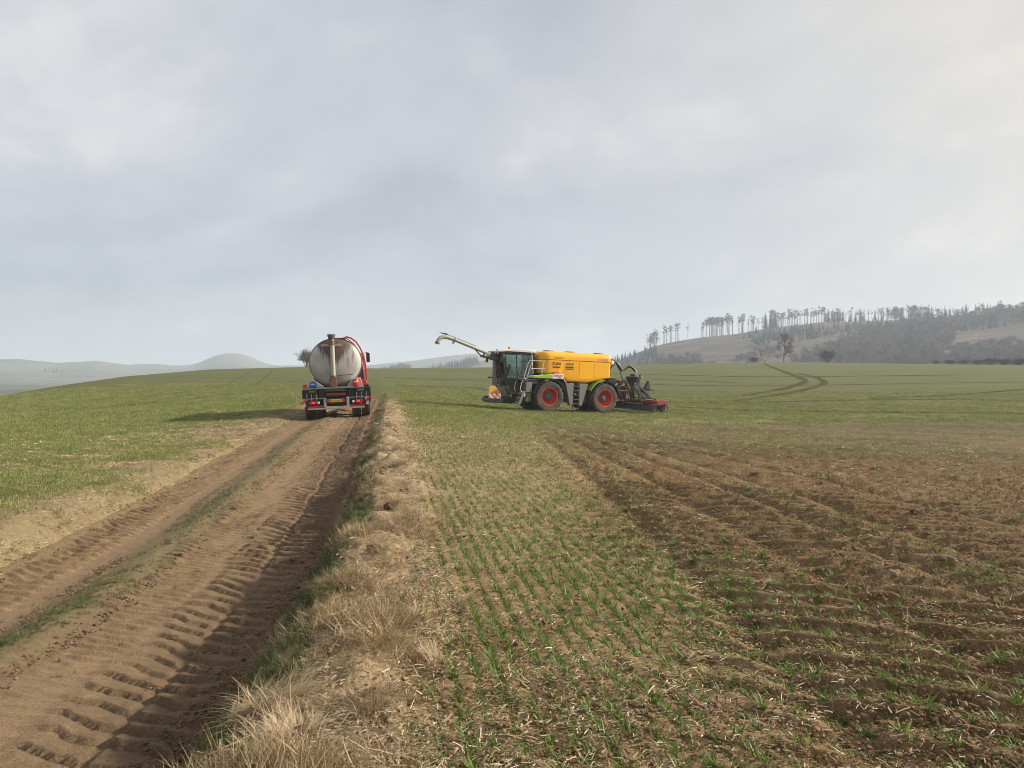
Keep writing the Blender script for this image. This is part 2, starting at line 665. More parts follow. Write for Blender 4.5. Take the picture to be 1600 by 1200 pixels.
m_field, t, p, out = new_mat('field_soil_and_crop')
tcn = N(t, 'ShaderNodeTexCoord')
P = tcn.outputs['Object']


def attr(t, name):
    a = N(t, 'ShaderNodeAttribute')
    a.attribute_name = name
    return a.outputs['Fac']


nA = noise_node(t, P, 0.35, 4, 0.6)
nB = noise_node(t, P, 6.0, 6, 0.7)
nC = noise_node(t, P, 42.0, 5, 0.75)
nD = noise_node(t, P, 0.045, 4, 0.6)
soil = ramp_node(t, nB, [(0.25, (0.085, 0.052, 0.026)), (0.5, (0.205, 0.134, 0.070)), (0.75, (0.37, 0.262, 0.148))])
soil = mix_node(t, 0.5, soil, ramp_node(t, nC, [(0.34, (0.060, 0.037, 0.018)), (0.52, (0.205, 0.134, 0.070)), (0.66, (0.46, 0.345, 0.205))]))
strawc = ramp_node(t, nC, [(0.28, (0.13, 0.09, 0.05)), (0.5, (0.31, 0.235, 0.14)), (0.72, (0.50, 0.41, 0.27))])
# streaks along the drilling direction keep the far crop from looking flat
mp = N(t, 'ShaderNodeMapping')
mp.inputs['Rotation'].default_value = (0, 0, R(-9.4))
mp.inputs['Scale'].default_value = (1.6, 0.10, 1)
t.links.new(P, mp.inputs[0])
nS = noise_node(t, mp.outputs[0], 1.0, 5, 0.65)
mp2 = N(t, 'ShaderNodeMapping')
mp2.inputs['Scale'].default_value = (0.03, 0.35, 1)
t.links.new(P, mp2.inputs[0])
nT = noise_node(t, mp2.outputs[0], 1.0, 5, 0.6)
gmix = math_node(t, 'ADD', math_node(t, 'ADD', math_node(t, 'MULTIPLY', nS, 0.35), math_node(t, 'MULTIPLY', nT, 0.35)), math_node(t, 'MULTIPLY', nD, 0.3))
green = ramp_node(t, gmix, [(0.36, (0.046, 0.068, 0.015)), (0.5, (0.074, 0.091, 0.022)), (0.62, (0.125, 0.120, 0.040))])
gfine = ramp_node(t, nC, [(0.32, (0.055, 0.068, 0.018)), (0.52, (0.105, 0.115, 0.036)), (0.72, (0.20, 0.18, 0.08))])
green = mix_node(t, 0.35, green, gfine)
c = mix_node(t, math_node(t, 'MULTIPLY', attr(t, 'cover'), math_node(t, 'ADD', math_node(t, 'MULTIPLY', nB, 0.5), 0.68), True), soil, green)
c = mix_node(t, math_node(t, 'MULTIPLY', attr(t, 'stubble'), math_node(t, 'MULTIPLY', math_node(t, 'SUBTRACT', math_node(t, 'ADD', math_node(t, 'MULTIPLY', nC, 0.6), math_node(t, 'MULTIPLY', nB, 0.5)), 0.34), 2.4, True), True), c, (0.36, 0.285, 0.150))
fs = math_node(t, 'MULTIPLY', attr(t, 'soil'), math_node(t, 'ADD', nB, 0.55), True)
c = mix_node(t, fs, c, mix_node(t, 0.30, soil, (0.115, 0.066, 0.033)))
c = mix_node(t, math_node(t, 'MULTIPLY', attr(t, 'wet'), math_node(t, 'ADD', math_node(t, 'MULTIPLY', nT, 0.9), 0.40), True), c, mix_node(t, nB, (0.040, 0.033, 0.014), (0.120, 0.098, 0.044)))
c = mix_node(t, math_node(t, 'MULTIPLY', attr(t, 'straw'), math_node(t, 'ADD', nB, 0.3), True), c, strawc)
c = mix_node(t, attr(t, 'bank'), c, soil)
t.links.new(c, p.inputs['Base Color'])
p.inputs['Roughness'].default_value = 0.95
p.inputs['Specular IOR Level'].default_value = 0.15
hb = math_node(t, 'ADD', math_node(t, 'MULTIPLY', nB, 0.6), math_node(t, 'MULTIPLY', nC, 0.5))
bump(t, p, hb, 0.9, 0.03)
field = link('field', me, m_field)
props(field, 'young green crop field rolling up to the crest', None, None, 'structure')

# ---- hills beyond the crest
X2, Y2, F2 = lattice(rings2, az)
Z2 = base_z(X2, Y2)
D2 = np.hypot(X2, Y2)
Z2 = Z2 + sstep(430, 520, D2) * 3.0 * (fbm(X2 * 0.012, Y2 * 0.012, 4, 141) - 0.5) + sstep(1700, 2300, D2) * 12 * (fbm(X2 * 0.0016, Y2 * 0.0016, 4, 142) - 0.5)
me = np_mesh('hills', np.stack([X2, Y2, Z2], -1).reshape(-1, 3), F2)
PX2 = to_px(X2, Y2)
set_attr(me, 'cut', sstep(930, 1010, PX2) * sstep(1300, 1000, D2))
m_hill, t, p, out = new_mat('hill_land')
tcn = N(t, 'ShaderNodeTexCoord')
P = tcn.outputs['Object']
nA = noise_node(t, P, 0.0032, 3, 0.5, 0.4)
nB = noise_node(t, P, 0.03, 6, 0.65)
nC = noise_node(t, P, 0.25, 5, 0.7)
mp = N(t, 'ShaderNodeMapping')
mp.inputs['Rotation'].default_value = (0, 0, R(20))
mp.inputs['Scale'].default_value = (0.010, 0.06, 0.2)
t.links.new(P, mp.inputs[0])
nS = noise_node(t, mp.outputs[0], 1.0, 5, 0.6)
cut = ramp_node(t, math_node(t, 'ADD', math_node(t, 'MULTIPLY', nS, 0.6), math_node(t, 'MULTIPLY', nC, 0.4)), [(0.38, (0.035, 0.029, 0.022)), (0.5, (0.085, 0.066, 0.048)), (0.60, (0.155, 0.120, 0.085))])
land = ramp_node(t, nA, [(0.40, (0.06, 0.075, 0.045)), (0.47, (0.10, 0.115, 0.055)), (0.52, (0.17, 0.145, 0.10)), (0.60, (0.13, 0.15, 0.075))])
land = mix_node(t, 0.3, land, ramp_node(t, nB, [(0.4, (0.04, 0.05, 0.03)), (0.6, (0.18, 0.16, 0.11))]))
c = mix_node(t, attr(t, 'cut'), land, cut)
t.links.new(c, p.inputs['Base Color'])
p.inputs['Roughness'].default_value = 1.0
p.inputs['Specular IOR Level'].default_value = 0.1
hills = link('hills', me, m_hill)
props(hills, 'distant hazy hills with felled slopes and woods', None, None, 'structure')

# ---- dirt track with tyre prints
ys = np.concatenate([np.arange(-1.0, 2.6, 0.10), np.arange(2.6, 13, 0.017), np.arange(13, 24, 0.036), np.arange(24, 40, 0.10), np.arange(40, 56, 0.4)])
vs_ = np.arange(-3.35, 0.42, 0.022)
YY, VV = np.meshgrid(ys, vs_, indexing='ij')
XX = track_right(YY) + VV
ZZ = track_z(XX, YY)
nr, na = YY.shape
i = np.arange(nr - 1)[:, None] * na
j = np.arange(na - 1)[None, :]
f = np.stack([i + j, i + j + 1, i + na + j + 1, i + na + j], -1).reshape(-1, 4)
# its two margins dive under the sheet beside it
ZZ = ZZ - 0.35 * sstep(46, 54, YY + 1.5 * (fbm(XX * 1.2, YY * 0.4, 2, 161) - 0.5)) - 0.10 * sstep(0.12, 0.40, VV) - 0.10 * sstep(-2.98, -3.3, VV)
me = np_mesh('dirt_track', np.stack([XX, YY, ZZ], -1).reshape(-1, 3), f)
set_attr(me, 'hump', np.exp(-((VV + 1.74) / 0.32) ** 2) * sstep(0.25, 0.5, fbm(XX * 1.3, YY * 0.6, 3, 151) + 0.1) + 0.8 * sstep(-2.86, -3.1, VV))
set_attr(me, 'packed', np.exp(-((VV + 1.12) / 0.26) ** 2) + np.exp(-((VV + 2.27) / 0.2) ** 2))
set_attr(me, 'damp_shade', sstep(1.0, 0.35, -VV) * 1.0 + 0.5 * np.exp(-((VV + 1.46) / 0.12) ** 2) + 0.35 * np.exp(-((VV + 2.05) / 0.1) ** 2))  # damp earth, plus the bank's shade painted into the right rut
m_track, t, p, out = new_mat('packed_earth')
tcn = N(t, 'ShaderNodeTexCoord')
P = tcn.outputs['Object']
nA = noise_node(t, P, 1.1, 4, 0.6)
nB = noise_node(t, P, 9.0, 6, 0.65)
nC = noise_node(t, P, 60.0, 4, 0.7)
earth = ramp_node(t, nB, [(0.3, (0.098, 0.061, 0.031)), (0.5, (0.172, 0.113, 0.060)), (0.7, (0.262, 0.180, 0.100))])
earth = mix_node(t, math_node(t, 'MULTIPLY', attr(t, 'packed'), 0.55, True), earth, (0.272, 0.190, 0.110))
earth = mix_node(t, math_node(t, 'MULTIPLY', attr(t, 'damp_shade'), math_node(t, 'ADD', nA, 0.3), True), earth, (0.095, 0.058, 0.034))  # dark tone serves both wet soil and the painted bank shade
earth = mix_node(t, 0.3, earth, ramp_node(t, nC, [(0.3, (0.085, 0.052, 0.030)), (0.7, (0.38, 0.275, 0.175))]))
earth = mix_node(t, math_node(t, 'MULTIPLY', attr(t, 'hump'), math_node(t, 'MULTIPLY', math_node(t, 'SUBTRACT', math_node(t, 'ADD', math_node(t, 'MULTIPLY', nB, 0.5), math_node(t, 'MULTIPLY', nC, 0.5)), 0.42), 6.0, True), True), earth, mix_node(t, nC, (0.085, 0.085, 0.032), (0.25, 0.21, 0.105)))
t.links.new(earth, p.inputs['Base Color'])
p.inputs['Roughness'].default_value = 0.9
p.inputs['Specular IOR Level'].default_value = 0.2
bump(t, p, math_node(t, 'ADD', math_node(t, 'MULTIPLY', nB, 0.7), math_node(t, 'MULTIPLY', nC, 0.6)), 0.9, 0.03)
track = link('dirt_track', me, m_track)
props(track, 'brown dirt track with deep tyre prints running to the crest', None, None, 'structure')
# ------------------------------------------------------------------ vehicle materials
M = {}
M['yellow'] = paint('yellow_tank_paint', (0.95, 0.43, 0.010), 0.36, dirt=0.26, dirt_col=(0.40, 0.24, 0.08), scale=1.6, low=2.25)
M['yellow2'] = paint('yellow_panel_paint', (0.92, 0.44, 0.010), 0.34, dirt=0.15, dirt_col=(0.42, 0.27, 0.09), scale=1.5)
M['lime'] = paint('lime_paint', (0.28, 0.46, 0.035), 0.4, dirt=0.3, scale=3)
M['dgreen'] = paint('dark_green_paint', (0.07, 0.12, 0.02), 0.5, dirt=0.3, scale=3)
M['white'] = paint('white_paint', (0.66, 0.66, 0.63), 0.4, dirt=0.15, scale=3)
M['grey'] = paint('grey_paint', (0.17, 0.17, 0.165), 0.5, dirt=0.35, scale=3, low=1.2)
M['lgrey'] = paint('light_grey_steel', (0.38, 0.38, 0.36), 0.45, dirt=0.45, scale=4)
M['pipe'] = paint('pale_grey_pipe', (0.40, 0.40, 0.35), 0.45, dirt=0.35, dirt_col=(0.22, 0.19, 0.13), scale=2)
M['dark'] = paint('dark_steel', (0.035, 0.035, 0.035), 0.55, dirt=0.45, dirt_col=(0.13, 0.10, 0.075), scale=4)
M['mid'] = paint('charcoal_steel', (0.09, 0.09, 0.085), 0.5, dirt=0.4, dirt_col=(0.17, 0.14, 0.10), scale=4)
M['black'] = paint('black_plastic', (0.015, 0.015, 0.016), 0.45, dirt=0.25, dirt_col=(0.10, 0.08, 0.06), scale=4)
M['hose'] = paint('black_rubber_hose', (0.018, 0.018, 0.02), 0.38, dirt=0.3, dirt_col=(0.14, 0.11, 0.08), scale=6)
M['tyre'] = paint('dusty_tyre_rubber', (0.042, 0.040, 0.037), 0.85, dirt=0.85, dirt_col=(0.21, 0.175, 0.125), scale=3)
M['tyre_mud'] = paint('muddy_tyre_rubber', (0.06, 0.05, 0.042), 0.85, dirt=0.9, dirt_col=(0.26, 0.19, 0.125), scale=2.5)
M['red_rim'] = paint('red_rim_paint', (0.58, 0.050, 0.020), 0.45, dirt=0.55, dirt_col=(0.26, 0.15, 0.10), scale=5)
M['red'] = paint('red_truck_paint', (0.38, 0.018, 0.020), 0.40, dirt=0.4, scale=3)
M['maroon'] = paint('maroon_implement_paint', (0.30, 0.030, 0.040), 0.42, dirt=0.35, dirt_col=(0.16, 0.10, 0.08), scale=4)
M['dmaroon'] = paint('dirty_maroon_steel', (0.09, 0.022, 0.026), 0.55, dirt=0.5, dirt_col=(0.11, 0.085, 0.065), scale=4)
M['rust'] = paint('rusty_steel', (0.20, 0.10, 0.05), 0.7, dirt=0.5, scale=6)
M['orange'] = paint('orange_plastic', (0.75, 0.20, 0.02), 0.35, dirt=0.1, scale=4)
M['blue'] = paint('blue_plastic', (0.06, 0.10, 0.26), 0.3, dirt=0.05, scale=4)
M['redref'] = paint('red_reflector', (0.58, 0.018, 0.016), 0.25, dirt=0.35, scale=6)
M['plate'] = paint('yellow_number_plate', (0.80, 0.52, 0.02), 0.4, dirt=0.12, scale=8)
M['ink'] = paint('dark_lettering', (0.035, 0.035, 0.035), 0.5, dirt=0.05)
M['redink'] = paint('red_lettering', (0.62, 0.03, 0.03), 0.5, dirt=0.05)
M['paleink'] = paint('faded_lettering', (0.58, 0.28, 0.05), 0.5, dirt=0.05)
M['pinkink'] = paint('faded_red_lettering', (0.80, 0.20, 0.05), 0.5, dirt=0.05)
M['seat'] = paint('dark_seat_cloth', (0.03, 0.035, 0.045), 0.8, dirt=0.1)

m, t, p, out = new_mat('tinted_cab_glass')
gl = N(t, 'ShaderNodeBsdfGlossy')
gl.inputs['Roughness'].default_value = 0.03
tr = N(t, 'ShaderNodeBsdfTransparent')
tr.inputs['Color'].default_value = (0.62, 0.76, 0.73, 1)
fr = N(t, 'ShaderNodeFresnel')
fr.inputs['IOR'].default_value = 1.5
mx = N(t, 'ShaderNodeMixShader')
t.links.new(math_node(t, 'ADD', fr.outputs[0], 0.04), mx.inputs[0])
t.links.new(tr.outputs[0], mx.inputs[1])
t.links.new(gl.outputs[0], mx.inputs[2])
t.links.new(mx.outputs[0], out.inputs[0])
M['glass'] = m


def lamp_mat(name, col, em):
    m, t, p, out = new_mat(name)
    p.inputs['Base Color'].default_value = (*col, 1)
    p.inputs['Roughness'].default_value = 0.2
    p.inputs['Emission Color'].default_value = (*col, 1)
    p.inputs['Emission Strength'].default_value = em
    return m


M['lit_blue'] = lamp_mat('lit_blue_beacon', (0.08, 0.22, 0.8), 0.5)
M['lit_red'] = lamp_mat('lit_red_lamp', (0.9, 0.06, 0.04), 0.35)
M['clear'] = lamp_mat('clear_lamp_lens', (0.85, 0.85, 0.82), 0.0)

# steel slurry tank: dull grey with brown run-off streaks
m, t, p, out = new_mat('stained_steel_tank')
tcn = N(t, 'ShaderNodeTexCoord')
P = tcn.outputs['Object']
a = noise_node(t, P, 1.6, 5, 0.6)
b = noise_node(t, P, 14, 4, 0.6)
mp = N(t, 'ShaderNodeMapping')
mp.inputs['Scale'].default_value = (7, 3, 0.9)
t.links.new(P, mp.inputs[0])
st = noise_node(t, mp.outputs[0], 1.0, 5, 0.6)
s = N(t, 'ShaderNodeSeparateXYZ')
t.links.new(P, s.inputs[0])
steel = ramp_node(t, a, [(0.35, (0.33, 0.325, 0.30)), (0.65, (0.48, 0.475, 0.445))])
# spilled slurry runs from the filler at the top centre, ragged and thinning downwards
top = math_node(t, 'MULTIPLY', math_node(t, 'SUBTRACT', s.outputs[2], 1.75), 0.85, True)
mid = math_node(t, 'SUBTRACT', 1.1, math_node(t, 'MULTIPLY', math_node(t, 'ABSOLUTE', s.outputs[0]), 1.35), True)
run = math_node(t, 'MULTIPLY', math_node(t, 'SUBTRACT', math_node(t, 'ADD', st, math_node(t, 'MULTIPLY', math_node(t, 'MULTIPLY', top, mid), 0.95)), 0.66), 4.0, True)
c = mix_node(t, run, steel, mix_node(t, b, (0.065, 0.038, 0.024), (0.14, 0.088, 0.056)))
faint = math_node(t, 'MULTIPLY', math_node(t, 'SUBTRACT', st, 0.52), 2.0, True)
c = mix_node(t, math_node(t, 'MULTIPLY', faint, 0.55), c, (0.19, 0.15, 0.115))
t.links.new(c, p.inputs['Base Color'])
p.inputs['Roughness'].default_value = 0.62
p.inputs['Metallic'].default_value = 0.1
M['tank'] = m

m, t, p, out = new_mat('red_white_warning_stripes')
tcn = N(t, 'ShaderNodeTexCoord')
s = N(t, 'ShaderNodeSeparateXYZ')
t.links.new(tcn.outputs['Object'], s.inputs[0])
q = math_node(t, 'FRACT', math_node(t, 'MULTIPLY', math_node(t, 'SUBTRACT', s.outputs[0], s.outputs[2]), 3.0))
c = mix_node(t, math_node(t, 'GREATER_THAN', q, 0.5), (0.46, 0.10, 0.08), (0.50, 0.48, 0.44))
t.links.new(c, p.inputs['Base Color'])
p.inputs['Roughness'].default_value = 0.45
M['stripes'] = m


def tyre_mesh(r, w, rim, lugs, lug_h, n=48):
    b = MB()
    h = w / 2
    prof = [(rim, -h * 0.80), (rim + 0.03, -h * 0.90), (rim + (r - rim) * 0.45, -h), (r - 0.13 * (r - rim) - lug_h, -h * 0.97), (r - lug_h, -h * 0.80),
            (r - lug_h, h * 0.80), (r - 0.13 * (r - rim) - lug_h, h * 0.97), (rim + (r - rim) * 0.45, h), (rim + 0.03, h * 0.90), (rim, h * 0.80)]
    b.lathe(prof, (0, 0, 0), 'y', n)
    b.f = b.f[:-2]
    for k in range(lugs):
        for side in (-1, 1):
            a0 = 2 * math.pi * (k + (0.5 if side > 0 else 0)) / lugs
            st = []
            for u in (0.0, 0.5, 0.86, 1.0):
                a = a0 + u * 0.55 * 2 * math.pi / lugs * 2.1
                y = side * h * (0.03 + 0.95 * u)
                ro = r if u < 0.8 else (r - 0.02 if u < 0.9 else r - 0.55 * 0.2 * (r - rim) - lug_h)
                ri = r - lug_h - 0.02 if u < 0.95 else ro - 0.07
                wd = 0.42 * 2 * math.pi / lugs / 2 * (1.0 + 0.25 * u)
                st.append([(ri * math.cos(a - wd), y, ri * math.sin(a - wd)), (ro * math.cos(a - wd * 0.8), y, ro * math.sin(a - wd * 0.8)),
                           (ro * math.cos(a + wd * 0.8), y, ro * math.sin(a + wd * 0.8)), (ri * math.cos(a + wd), y, ri * math.sin(a + wd))])
            vs = [q for s4 in st for q in s4]
            fs = [(0, 1, 2, 3), (12, 15, 14, 13)]
            for i in range(3):
                for j in range(4):
                    fs.append((i * 4 + j, i * 4 + (j + 1) % 4, i * 4 + 4 + (j + 1) % 4, i * 4 + 4 + j))
            b.add(vs, fs)
    return b.mesh('tyre', 30)


# ================================================================== TANKER TRUCK (seen from behind)
TY = 29.2
t_right = float(track_right(TY))
t_x = t_right - 1.28
yaw_t = math.atan2(0.198, 1.0)
zl = float(track_z(np.array(t_x - 0.95), np.array(TY + 1.5), False))
zr_ = float(track_z(np.array(t_x + 0.95), np.array(TY + 1.5), False))
z_front = float(track_z(np.array(t_x - 0.198 * 6.2), np.array(TY + 6.2), False))
z_rear = float(track_z(np.array(t_x - 0.198 * 1.5), np.array(TY + 1.5), False))
truck = empty('tanker_truck', (t_x, TY, (zl + zr_) / 2 - 0.03 - 1.5 * (z_front - z_rear) / 4.7))
truck.rotation_mode = 'XYZ'
truck.rotation_euler = (math.atan2(z_front - z_rear, 4.7), math.atan2(zl - zr_, 1.9) - R(0.6), yaw_t)
props(truck, 'red truck with a stained grey steel slurry tank driving away along the dirt track', 'truck')

# tank: elliptical barrel with dished ends
b = MB()
HW, HH, ZC = 0.985, 0.915, 2.16
n = 48
prof = [(0.02, 0.02), (0.30, 0.035), (0.58, 0.075), (0.80, 0.135), (0.92, 0.20), (0.975, 0.27), (1.0, 0.36), (1.0, 5.2), (0.97, 5.35), (0.85, 5.45), (0.5, 5.55), (0.02, 5.6)]
vs = []
for r_, y in prof:
    for k in range(n):
        a = 2 * math.pi * k / n
        vs.append((HW * r_ * math.cos(a), y, ZC + HH * r_ * math.sin(a)))
fs = [(i * n + k, i * n + (k + 1) % n, i * n + n + (k + 1) % n, i * n + n + k) for i in range(len(prof) - 1) for k in range(n)]
b.add(vs, fs)
tank = b.build('tank', M['tank'], truck, sharp=50)
for y in (0.33, 1.9, 3.5, 5.05):
    b = MB()
    for k in range(n):
        a0, a1 = 2 * math.pi * k / n, 2 * math.pi * (k + 1) / n
        pts = []
        for a in (a0, a1):
            for yy, q in ((y - 0.03, 1.0), (y - 0.03, 1.022), (y + 0.03, 1.022), (y + 0.03, 1.0)):
                pts.append((HW * q * math.cos(a), yy, ZC + HH * q * math.sin(a)))
        b.add(pts, [(0, 4, 5, 1), (1, 5, 6, 2), (2, 6, 7, 3)])
    b.build('tank_band', M['tank'], tank)
# filler pipe up the back of the tank, its funnel, and the outlet valve below
b = MB()
b.tube([(-0.085, -0.11, 1.60), (-0.085, -0.11, 2.9), (-0.095, -0.09, 3.05), (-0.10, -0.07, 3.10)], 0.082, 14)
fp = b.build('filler_pipe', M['pipe'], truck)
b = MB()
b.lathe([(0.095, 2.98), (0.10, 3.04), (0.115, 3.05), (0.15, 3.17), (0.155, 3.22), (0.12, 3.22), (0.09, 3.1)], (-0.10, -0.08, 0), 'z', 20)
b.build('funnel', M['mid'], fp)
b = MB()
for z in (2.84, 2.90, 2.96):
    b.lathe([(0.10, z - 0.012), (0.125, z - 0.012), (0.125, z + 0.012), (0.10, z + 0.012)], (-0.088, -0.105, 0), 'z', 16)
b.build('pipe_clamp', M['rust'], fp)
b = MB()
b.b2(-0.50, 0.27, -0.06, 0.02, 2.78, 2.86)
b.build('bracket', M['pipe'], tank)
b = MB()
b.tube([(0.0, -0.02, 1.66), (0.65, -0.01, 1.685)], 0.016, 6)
b.build('valve_rod', M['rust'], tank)
b = MB()
b.lathe([(0.11, 1.60), (0.115, 1.66), (0.09, 1.67)], (-0.09, -0.11, 0), 'z', 14)
b.cyl((-0.09, -0.25, 1.34), (-0.09, 0.15, 1.34), 0.10, None, 16)
b.cyl((-0.09, -0.28, 1.34), (-0.09, -0.25, 1.34), 0.125, None, 16)
b.box((-0.09, -0.1, 1.50), (0.20, 0.2, 0.16))
b.cyl((-0.20, -0.14, 1.58), (-0.20, -0.14, 1.40), 0.035, None, 8)
b.build('outlet_valve', M['rust'], truck, 0.01)
# hatch and walkway on the top
b = MB()
b.lathe([(0.28, 3.05), (0.28, 3.12), (0.24, 3.14), (0.02, 3.15)], (0.0, 2.4, 0), 'z', 24)
b.build('hatch', M['tank'], tank)
b = MB()
b.b2(0.02, 0.28, 0.35, 0.9, 3.02, 3.10)
b.build('step_plate', M['tank'], tank)
# chassis
b = MB()
for sx in (-1, 1):
    b.b2(sx * 0.46 - 0.05, sx * 0.46 + 0.05, 0.10, 8.0, 0.80, 1.14)
for y in (0.6, 2.0, 3.6, 5.0):
    b.b2(-0.41, 0.41, y, y + 0.12, 0.86, 1.08)
b.b2(-0.8, 0.8, 1.02, 1.18, 0.46, 0.60)
b.b2(-0.8, 0.8, 2.37, 2.53, 0.46, 0.60)
b.b2(-0.9, 0.9, 6.15, 6.28, 0.44, 0.56)
for y in (0.95, 2.6, 4.2):
    b.prism([(-0.75, 1.14), (0.75, 1.14), (0.80, 1.55), (0.62, 1.52), (0.40, 1.34), (0.0, 1.26), (-0.40, 1.34), (-0.62, 1.52), (-0.80, 1.55)], 'xz', y, y + 0.10)
b.build('chassis', M['dark'], truck, 0.01)
# rear deck with sloping plates
b = MB()
b.b2(-1.15, 1.03, 0.0, 0.10, 1.17, 1.235)
b.b2(-1.15, -1.05, 0.10, 0.55, 1.17, 1.225)
b.b2(0.95, 1.03, 0.10, 0.55, 1.17, 1.225)
b.build('deck_beam', M['lgrey'], truck, 0.008)
for sx, poly in ((-1, [(-1.06, 1.24), (-0.97, 1.50), (-0.86, 1.54), (-0.43, 1.24)]), (1, [(0.38, 1.24), (0.56, 1.50), (0.72, 1.55), (0.92, 1.52), (0.99, 1.24)])):
    b = MB()
    b.prism(poly, 'xz', 0.06, 2.6)
    b.build('side_plate', M['lgrey'], truck, 0.015)
# mudguards and flaps
for sx in (-1, 1):
    b = MB()
    b.b2(sx * 1.25, sx * 0.70, 0.02, 0.07, 0.60, 1.16)
    b.prism([(0.02, 1.12), (0.45, 1.19), (1.6, 1.21), (2.9, 1.19), (3.2, 1.0), (3.16, 0.98), (2.88, 1.15), (1.6, 1.17), (0.45, 1.15), (0.02, 1.08)], 'yz', sx * 1.25, sx * 0.62)
    fl = b.build('mudguard', M['black'], truck)
    for x in (1.10, 0.93, 0.74):
        b = MB()
        b.b2(sx * x - 0.012, sx * x + 0.012, -0.01, 0.016, 0.74, 1.0)
        b.build('brace', M['lgrey'], fl)
    b = MB()
    b.b2(sx * 1.02, sx * 0.78, -0.005, 0.015, 1.06, 1.12)
    b.build('small_plate', M['grey'], fl)
for sx in (-1, 1):
    b = MB()
    b.b2(sx * 1.255, sx * 1.275, 0.05, 3.1, 0.66, 1.15)
    b.build('side_skirt', M['tyre_mud'], truck, 0.005)
b = MB()
b.b2(-0.66, -0.46, 0.04, 0.20, 0.72, 1.16)
b.b2(0.46, 0.66, 0.04, 0.20, 0.72, 1.16)
b.b2(-0.46, 0.46, 0.22, 0.26, 0.52, 1.16)
b.build('rear_panel', M['black'], truck, 0.01)
b = MB()
b.b2(-0.42, 0.36, 0.02, 0.12, 1.07, 1.15)
b.build('cross_member', M['mid'], truck, 0.01)
b = MB()
b.b2(-0.40, 0.34, 0.06, 0.16, 0.90, 1.0)
b.build('tow_bar', M['red'], truck, 0.01)
for x in (-0.445, 0.40):
    b = MB()
    b.b2(x - 0.05, x + 0.05, -0.03, 0.10, 0.47, 0.84)
    b.build('bumper_post', M['lgrey'], truck, 0.008)
for x0, x1 in ((-1.09, -0.50), (0.455, 1.02)):
    b = MB()
    b.b2(x0, x1, -0.02, 0.06, 0.455, 0.55)
    b.build('bumper', M['red'], truck, 0.01)
b = MB()
b.b2(-1.09, 1.02, -0.05, 0.05, 0.40, 0.452)
b.b2(-1.09, -0.5, -0.005, 0.03, 0.80, 0.825)
b.b2(0.455, 1.02, -0.005, 0.03, 0.80, 0.825)
b.build('bumper_beam', M['lgrey'], truck, 0.006)
for sx, x0, x1, wx in ((-1, -1.03, -0.72, -0.68), (1, 0.65, 0.98, 0.605)):
    b = MB()
    b.b2(x0, x1, -0.035, 0.03, 0.60, 0.715)
    tl = b.build('tail_lamp', M['redref'], truck, 0.015)
    b = MB()
    b.b2(x0 + 0.10, x0 + 0.20, -0.042, -0.034, 0.62, 0.695)
    b.build('lit_segment', M['lit_red'], tl, 0.004)
    b = MB()
    b.b2(wx - 0.035, wx + 0.035, -0.035, 0.03, 0.61, 0.70)
    b.build('reversing_lamp', M['clear'], truck, 0.01)
    b = MB()
    xo = sx * 1.17 - 0.03
    b.prism([(xo - 0.10, 0.70), (xo + 0.10, 0.74), (xo + 0.10, 0.84), (xo - 0.10, 0.80)], 'xz', -0.05, -0.02)
    b.b2(xo - 0.06, xo + 0.04, -0.05, -0.02, 0.52, 0.70)
    b.build('marker_board', M['stripes'], truck)
    b = MB()
    b.tube([(sx * 1.12 - 0.03, -0.03, 0.74), (sx * 1.32 - 0.03, -0.04, 0.72 + 0.06 * sx)], [0.02, 0.035], 8)
    b.build('side_marker', M['redref'], truck)
# number plate
b = MB()
b.b2(-0.27, 0.17, -0.035, -0.015, 0.655, 0.765)
npl = b.build('number_plate', M['plate'], truck, 0.004)
text_mesh('plate_lettering', 'MT 2A62', 0.105, M['ink'], npl, (-0.05, -0.037, 0.708), (R(90), 0, 0), 0.002)
for x in (-0.325, 0.225):
    b = MB()
    b.b2(x - 0.05, x + 0.05, -0.035, -0.015, 0.655, 0.775)
    b.build('reflector', M['redref'], truck, 0.01)
b = MB()
b.b2(-0.40, 0.30, -0.012, 0.12, 0.60, 0.80)
b.build('plate_holder', M['black'], truck)
# beacon (lit blue), red marker square, round red lamp
b = MB()
b.lathe([(0.11, 1.24), (0.125, 1.27), (0.12, 1.40), (0.09, 1.47), (0.02, 1.49)], (-0.86, 0.0, 0), 'z', 20)
be = b.build('beacon', M['blue'], truck)
b = MB()
b.b2(-0.93, -0.79, -0.135, -0.10, 1.335, 1.385)
b.build('beacon_bulb', M['lit_blue'], be, 0.01)
b = MB()
b.b2(-1.23, -1.08, -0.02, 0.04, 1.22, 1.37)
b.build('marker_flag', M['redref'], truck, 0.01)
b = MB()
b.lathe([(0.11, 1.24), (0.125, 1.27), (0.12, 1.42), (0.09, 1.50), (0.02, 1.52)], (0.73, 0.0, 0), 'z', 20)
rl = b.build('red_beacon', M['redref'], truck)
b = MB()
b.b2(0.65, 0.81, -0.135, -0.10, 1.375, 1.405)
b.build('beacon_stripe', M['clear'], rl, 0.006)
